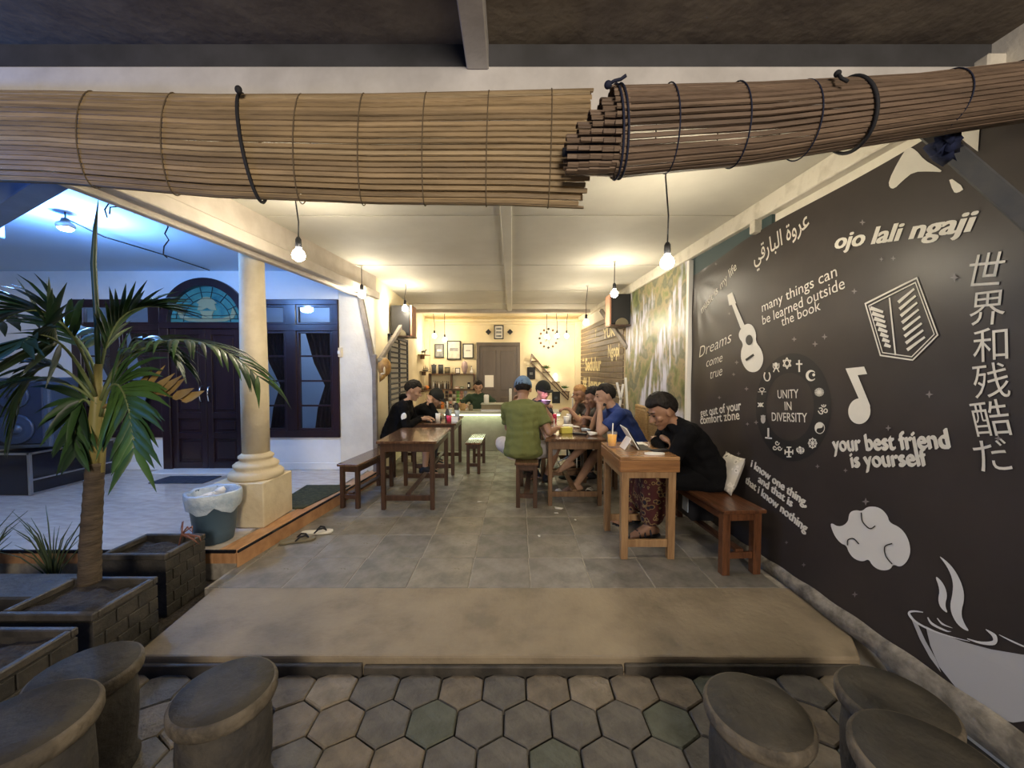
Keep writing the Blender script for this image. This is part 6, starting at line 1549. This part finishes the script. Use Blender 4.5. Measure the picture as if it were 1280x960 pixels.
# dark-haired man behind him
p4 = person('dark-haired man in grey eating behind the man in blue', (1.35, 4.86, .535), 185, 24, 34,
    [(.99, 4.78, .80), (.98, 4.92, .90)], [(-.2, -.5, -1), (-.2, .5, -1)], [(-.9, .3, .2), (-.4, -.2, .9)],
    [(1.0, 4.9, .09), (.98, 5.1, .09)], [(-1, 0, 1), (-1, 0, 1)], [(-1, 0, 0), (-1, 0, 0)], head=(24, 0), skin=0, top='tgrey', sleeve='short', bottom='tdark', legs='long', hair='short', vox=.009, shoe='shoe', curl=(.7, .7), seed=9)
# fair-haired man
p5 = person('fair-haired man in grey at the back of the right row, raising a glass', (1.27, 5.60, .53), 200, 26, 34,
    [(.80, 5.40, .86), (.93, 5.52, .94)], [(-.2, -.6, -1), (-.1, .6, -1)], [(-.9, -.2, .1), (-.3, -.2, .9)],
    [(.98, 5.5, .09), (.95, 5.7, .09)], [(-1, 0, 1), (-1, 0, 1)], [(-1, 0, 0), (-1, 0, 0)], head=(14, 20), skin=0, top='tgrey', sleeve='short', bottom='tdark', legs='long', hair='short', hcol='blond', vox=.010, shoe='shoe', curl=(.7, 1.0), seed=11)
glassof(.90, 5.49, 1.0, .028, .07, 'brown', 'small dark glass raised by the fair-haired man', straw=False)
# man in the black cap lit by his phone
p6 = person('man in a black cap behind the olive shirt, face lit by his phone', (.27, 5.36, .535), -40, 10, 20,
    [(.42, 5.12, .93), (.36, 5.02, .93)], [(.5, .2, -1), (-.3, -.4, -1)], [(.7, -.5, .3), (.8, .1, .3)],
    [(.30, 5.05, .09), (.2, 5.0, .09)], [(.3, -1, 1), (.2, -1, 1)], [(.4, -.9, 0), (.4, -.9, 0)], head=(20, -18), skin=2, top='tdark', sleeve='short', bottom='tdark', legs='long', hair='short', vox=.009, shoe='shoe', curl=(.9, .9), seed=13)
p6['capmesh'](M['capblack'], True, 'black cap')
t = thing('phone', 'lit phone held by the man in the black cap', 'phone', (.43, 5.02, 1.0))
MB().box((.43, 5.03, .985), (.15, .075, .009), Matrix.Rotation(R(-35), 3, 'Z') @ Matrix.Rotation(R(38), 3, 'X')).build('case', M['black'], t, bevel=.002)
MB().box((.433, 5.037, .992), (.135, .063, .002), Matrix.Rotation(R(-35), 3, 'Z') @ Matrix.Rotation(R(38), 3, 'X')).build('screen', M['screenglow'], t)
light('phone_light', 'POINT', (.40, 5.08, 1.05), .3, (1, .45, .85), .03)
# two men on the left
p7 = person('man in a black hooded top hunched over the left back table', (-1.58, 5.16, .545), 5, 12, 26,
    [(-1.20, 5.30, .75), (-1.22, 5.10, .76)], [(.2, .6, -1), (.2, -.6, -1)], [(.9, -.2, 0), (.9, .3, 0)],
    [(-1.20, 5.28, .10), (-1.16, 5.12, .10)], [(1, 0, 1), (1, 0, 1)], [(1, .1, 0), (1, -.1, 0)], head=(24, 0), skin=2, S=1.03, top='tblack', sleeve='long', bottom='tpale', legs='shorts', hair='short', vox=.008, shoe='shoe', hood=True, seed=15, girth=1.12, hairup=.10, top_label='black hooded sweatshirt')
MB().ell(p7['elb'][1] * .55 + V((-1.46, 5.00, .97)) * .45 + V((.02, -.055, .0)), (.035, .014, .05), Matrix.Rotation(R(12), 3, 'Y'), 3).build('sleeve_badge', M['paper'], p7['t'], label='white round patch on the sleeve')
p8 = person('man in a dark cap holding a hand to his face beside the hooded man', (-1.52, 5.72, .535), -8, 30, 46,
    [(-1.12, 5.70, .75), (-1.16, 5.52, .92)], [(.2, .6, -1), (.3, -.4, -1)], [(.9, -.2, 0), (-.2, .2, 1)],
    [(-1.20, 5.75, .10), (-1.16, 5.60, .10)], [(1, 0, 1), (1, 0, 1)], [(1, .1, 0), (1, -.1, 0)], head=(38, -12), skin=2, top='tblack', sleeve='long', bottom='tdark', legs='long', hair='short', vox=.009, shoe='shoe', seed=17)
p8['capmesh'](M['capblack'], True, 'dark cap with a small white mark')
# woman behind the counter
p9 = person('woman in dark green behind the counter', (-.66, 7.55, .47), -88, 4, 8,
    [(-.48, 7.30, .74), (-.86, 7.28, .74)], [(1, .2, -.5), (-1, .2, -.5)], [(.1, -1, 0), (-.1, -1, 0)],
    [(-.56, 7.40, .09), (-.76, 7.40, .09)], [(.2, -1, 1), (-.2, -1, 1)], [(0, -1, 0), (0, -1, 0)], head=(20, 6), skin=2, top='tdgreen', sleeve='short', bottom='tdark', legs='long', hair='long', vox=.010, shoe='shoe', seed=19)
bench(-.66, 7.58, .3, .34, .37, 0, 'low stool behind the counter under the woman')

bpy.data.scenes.remove(TMP)
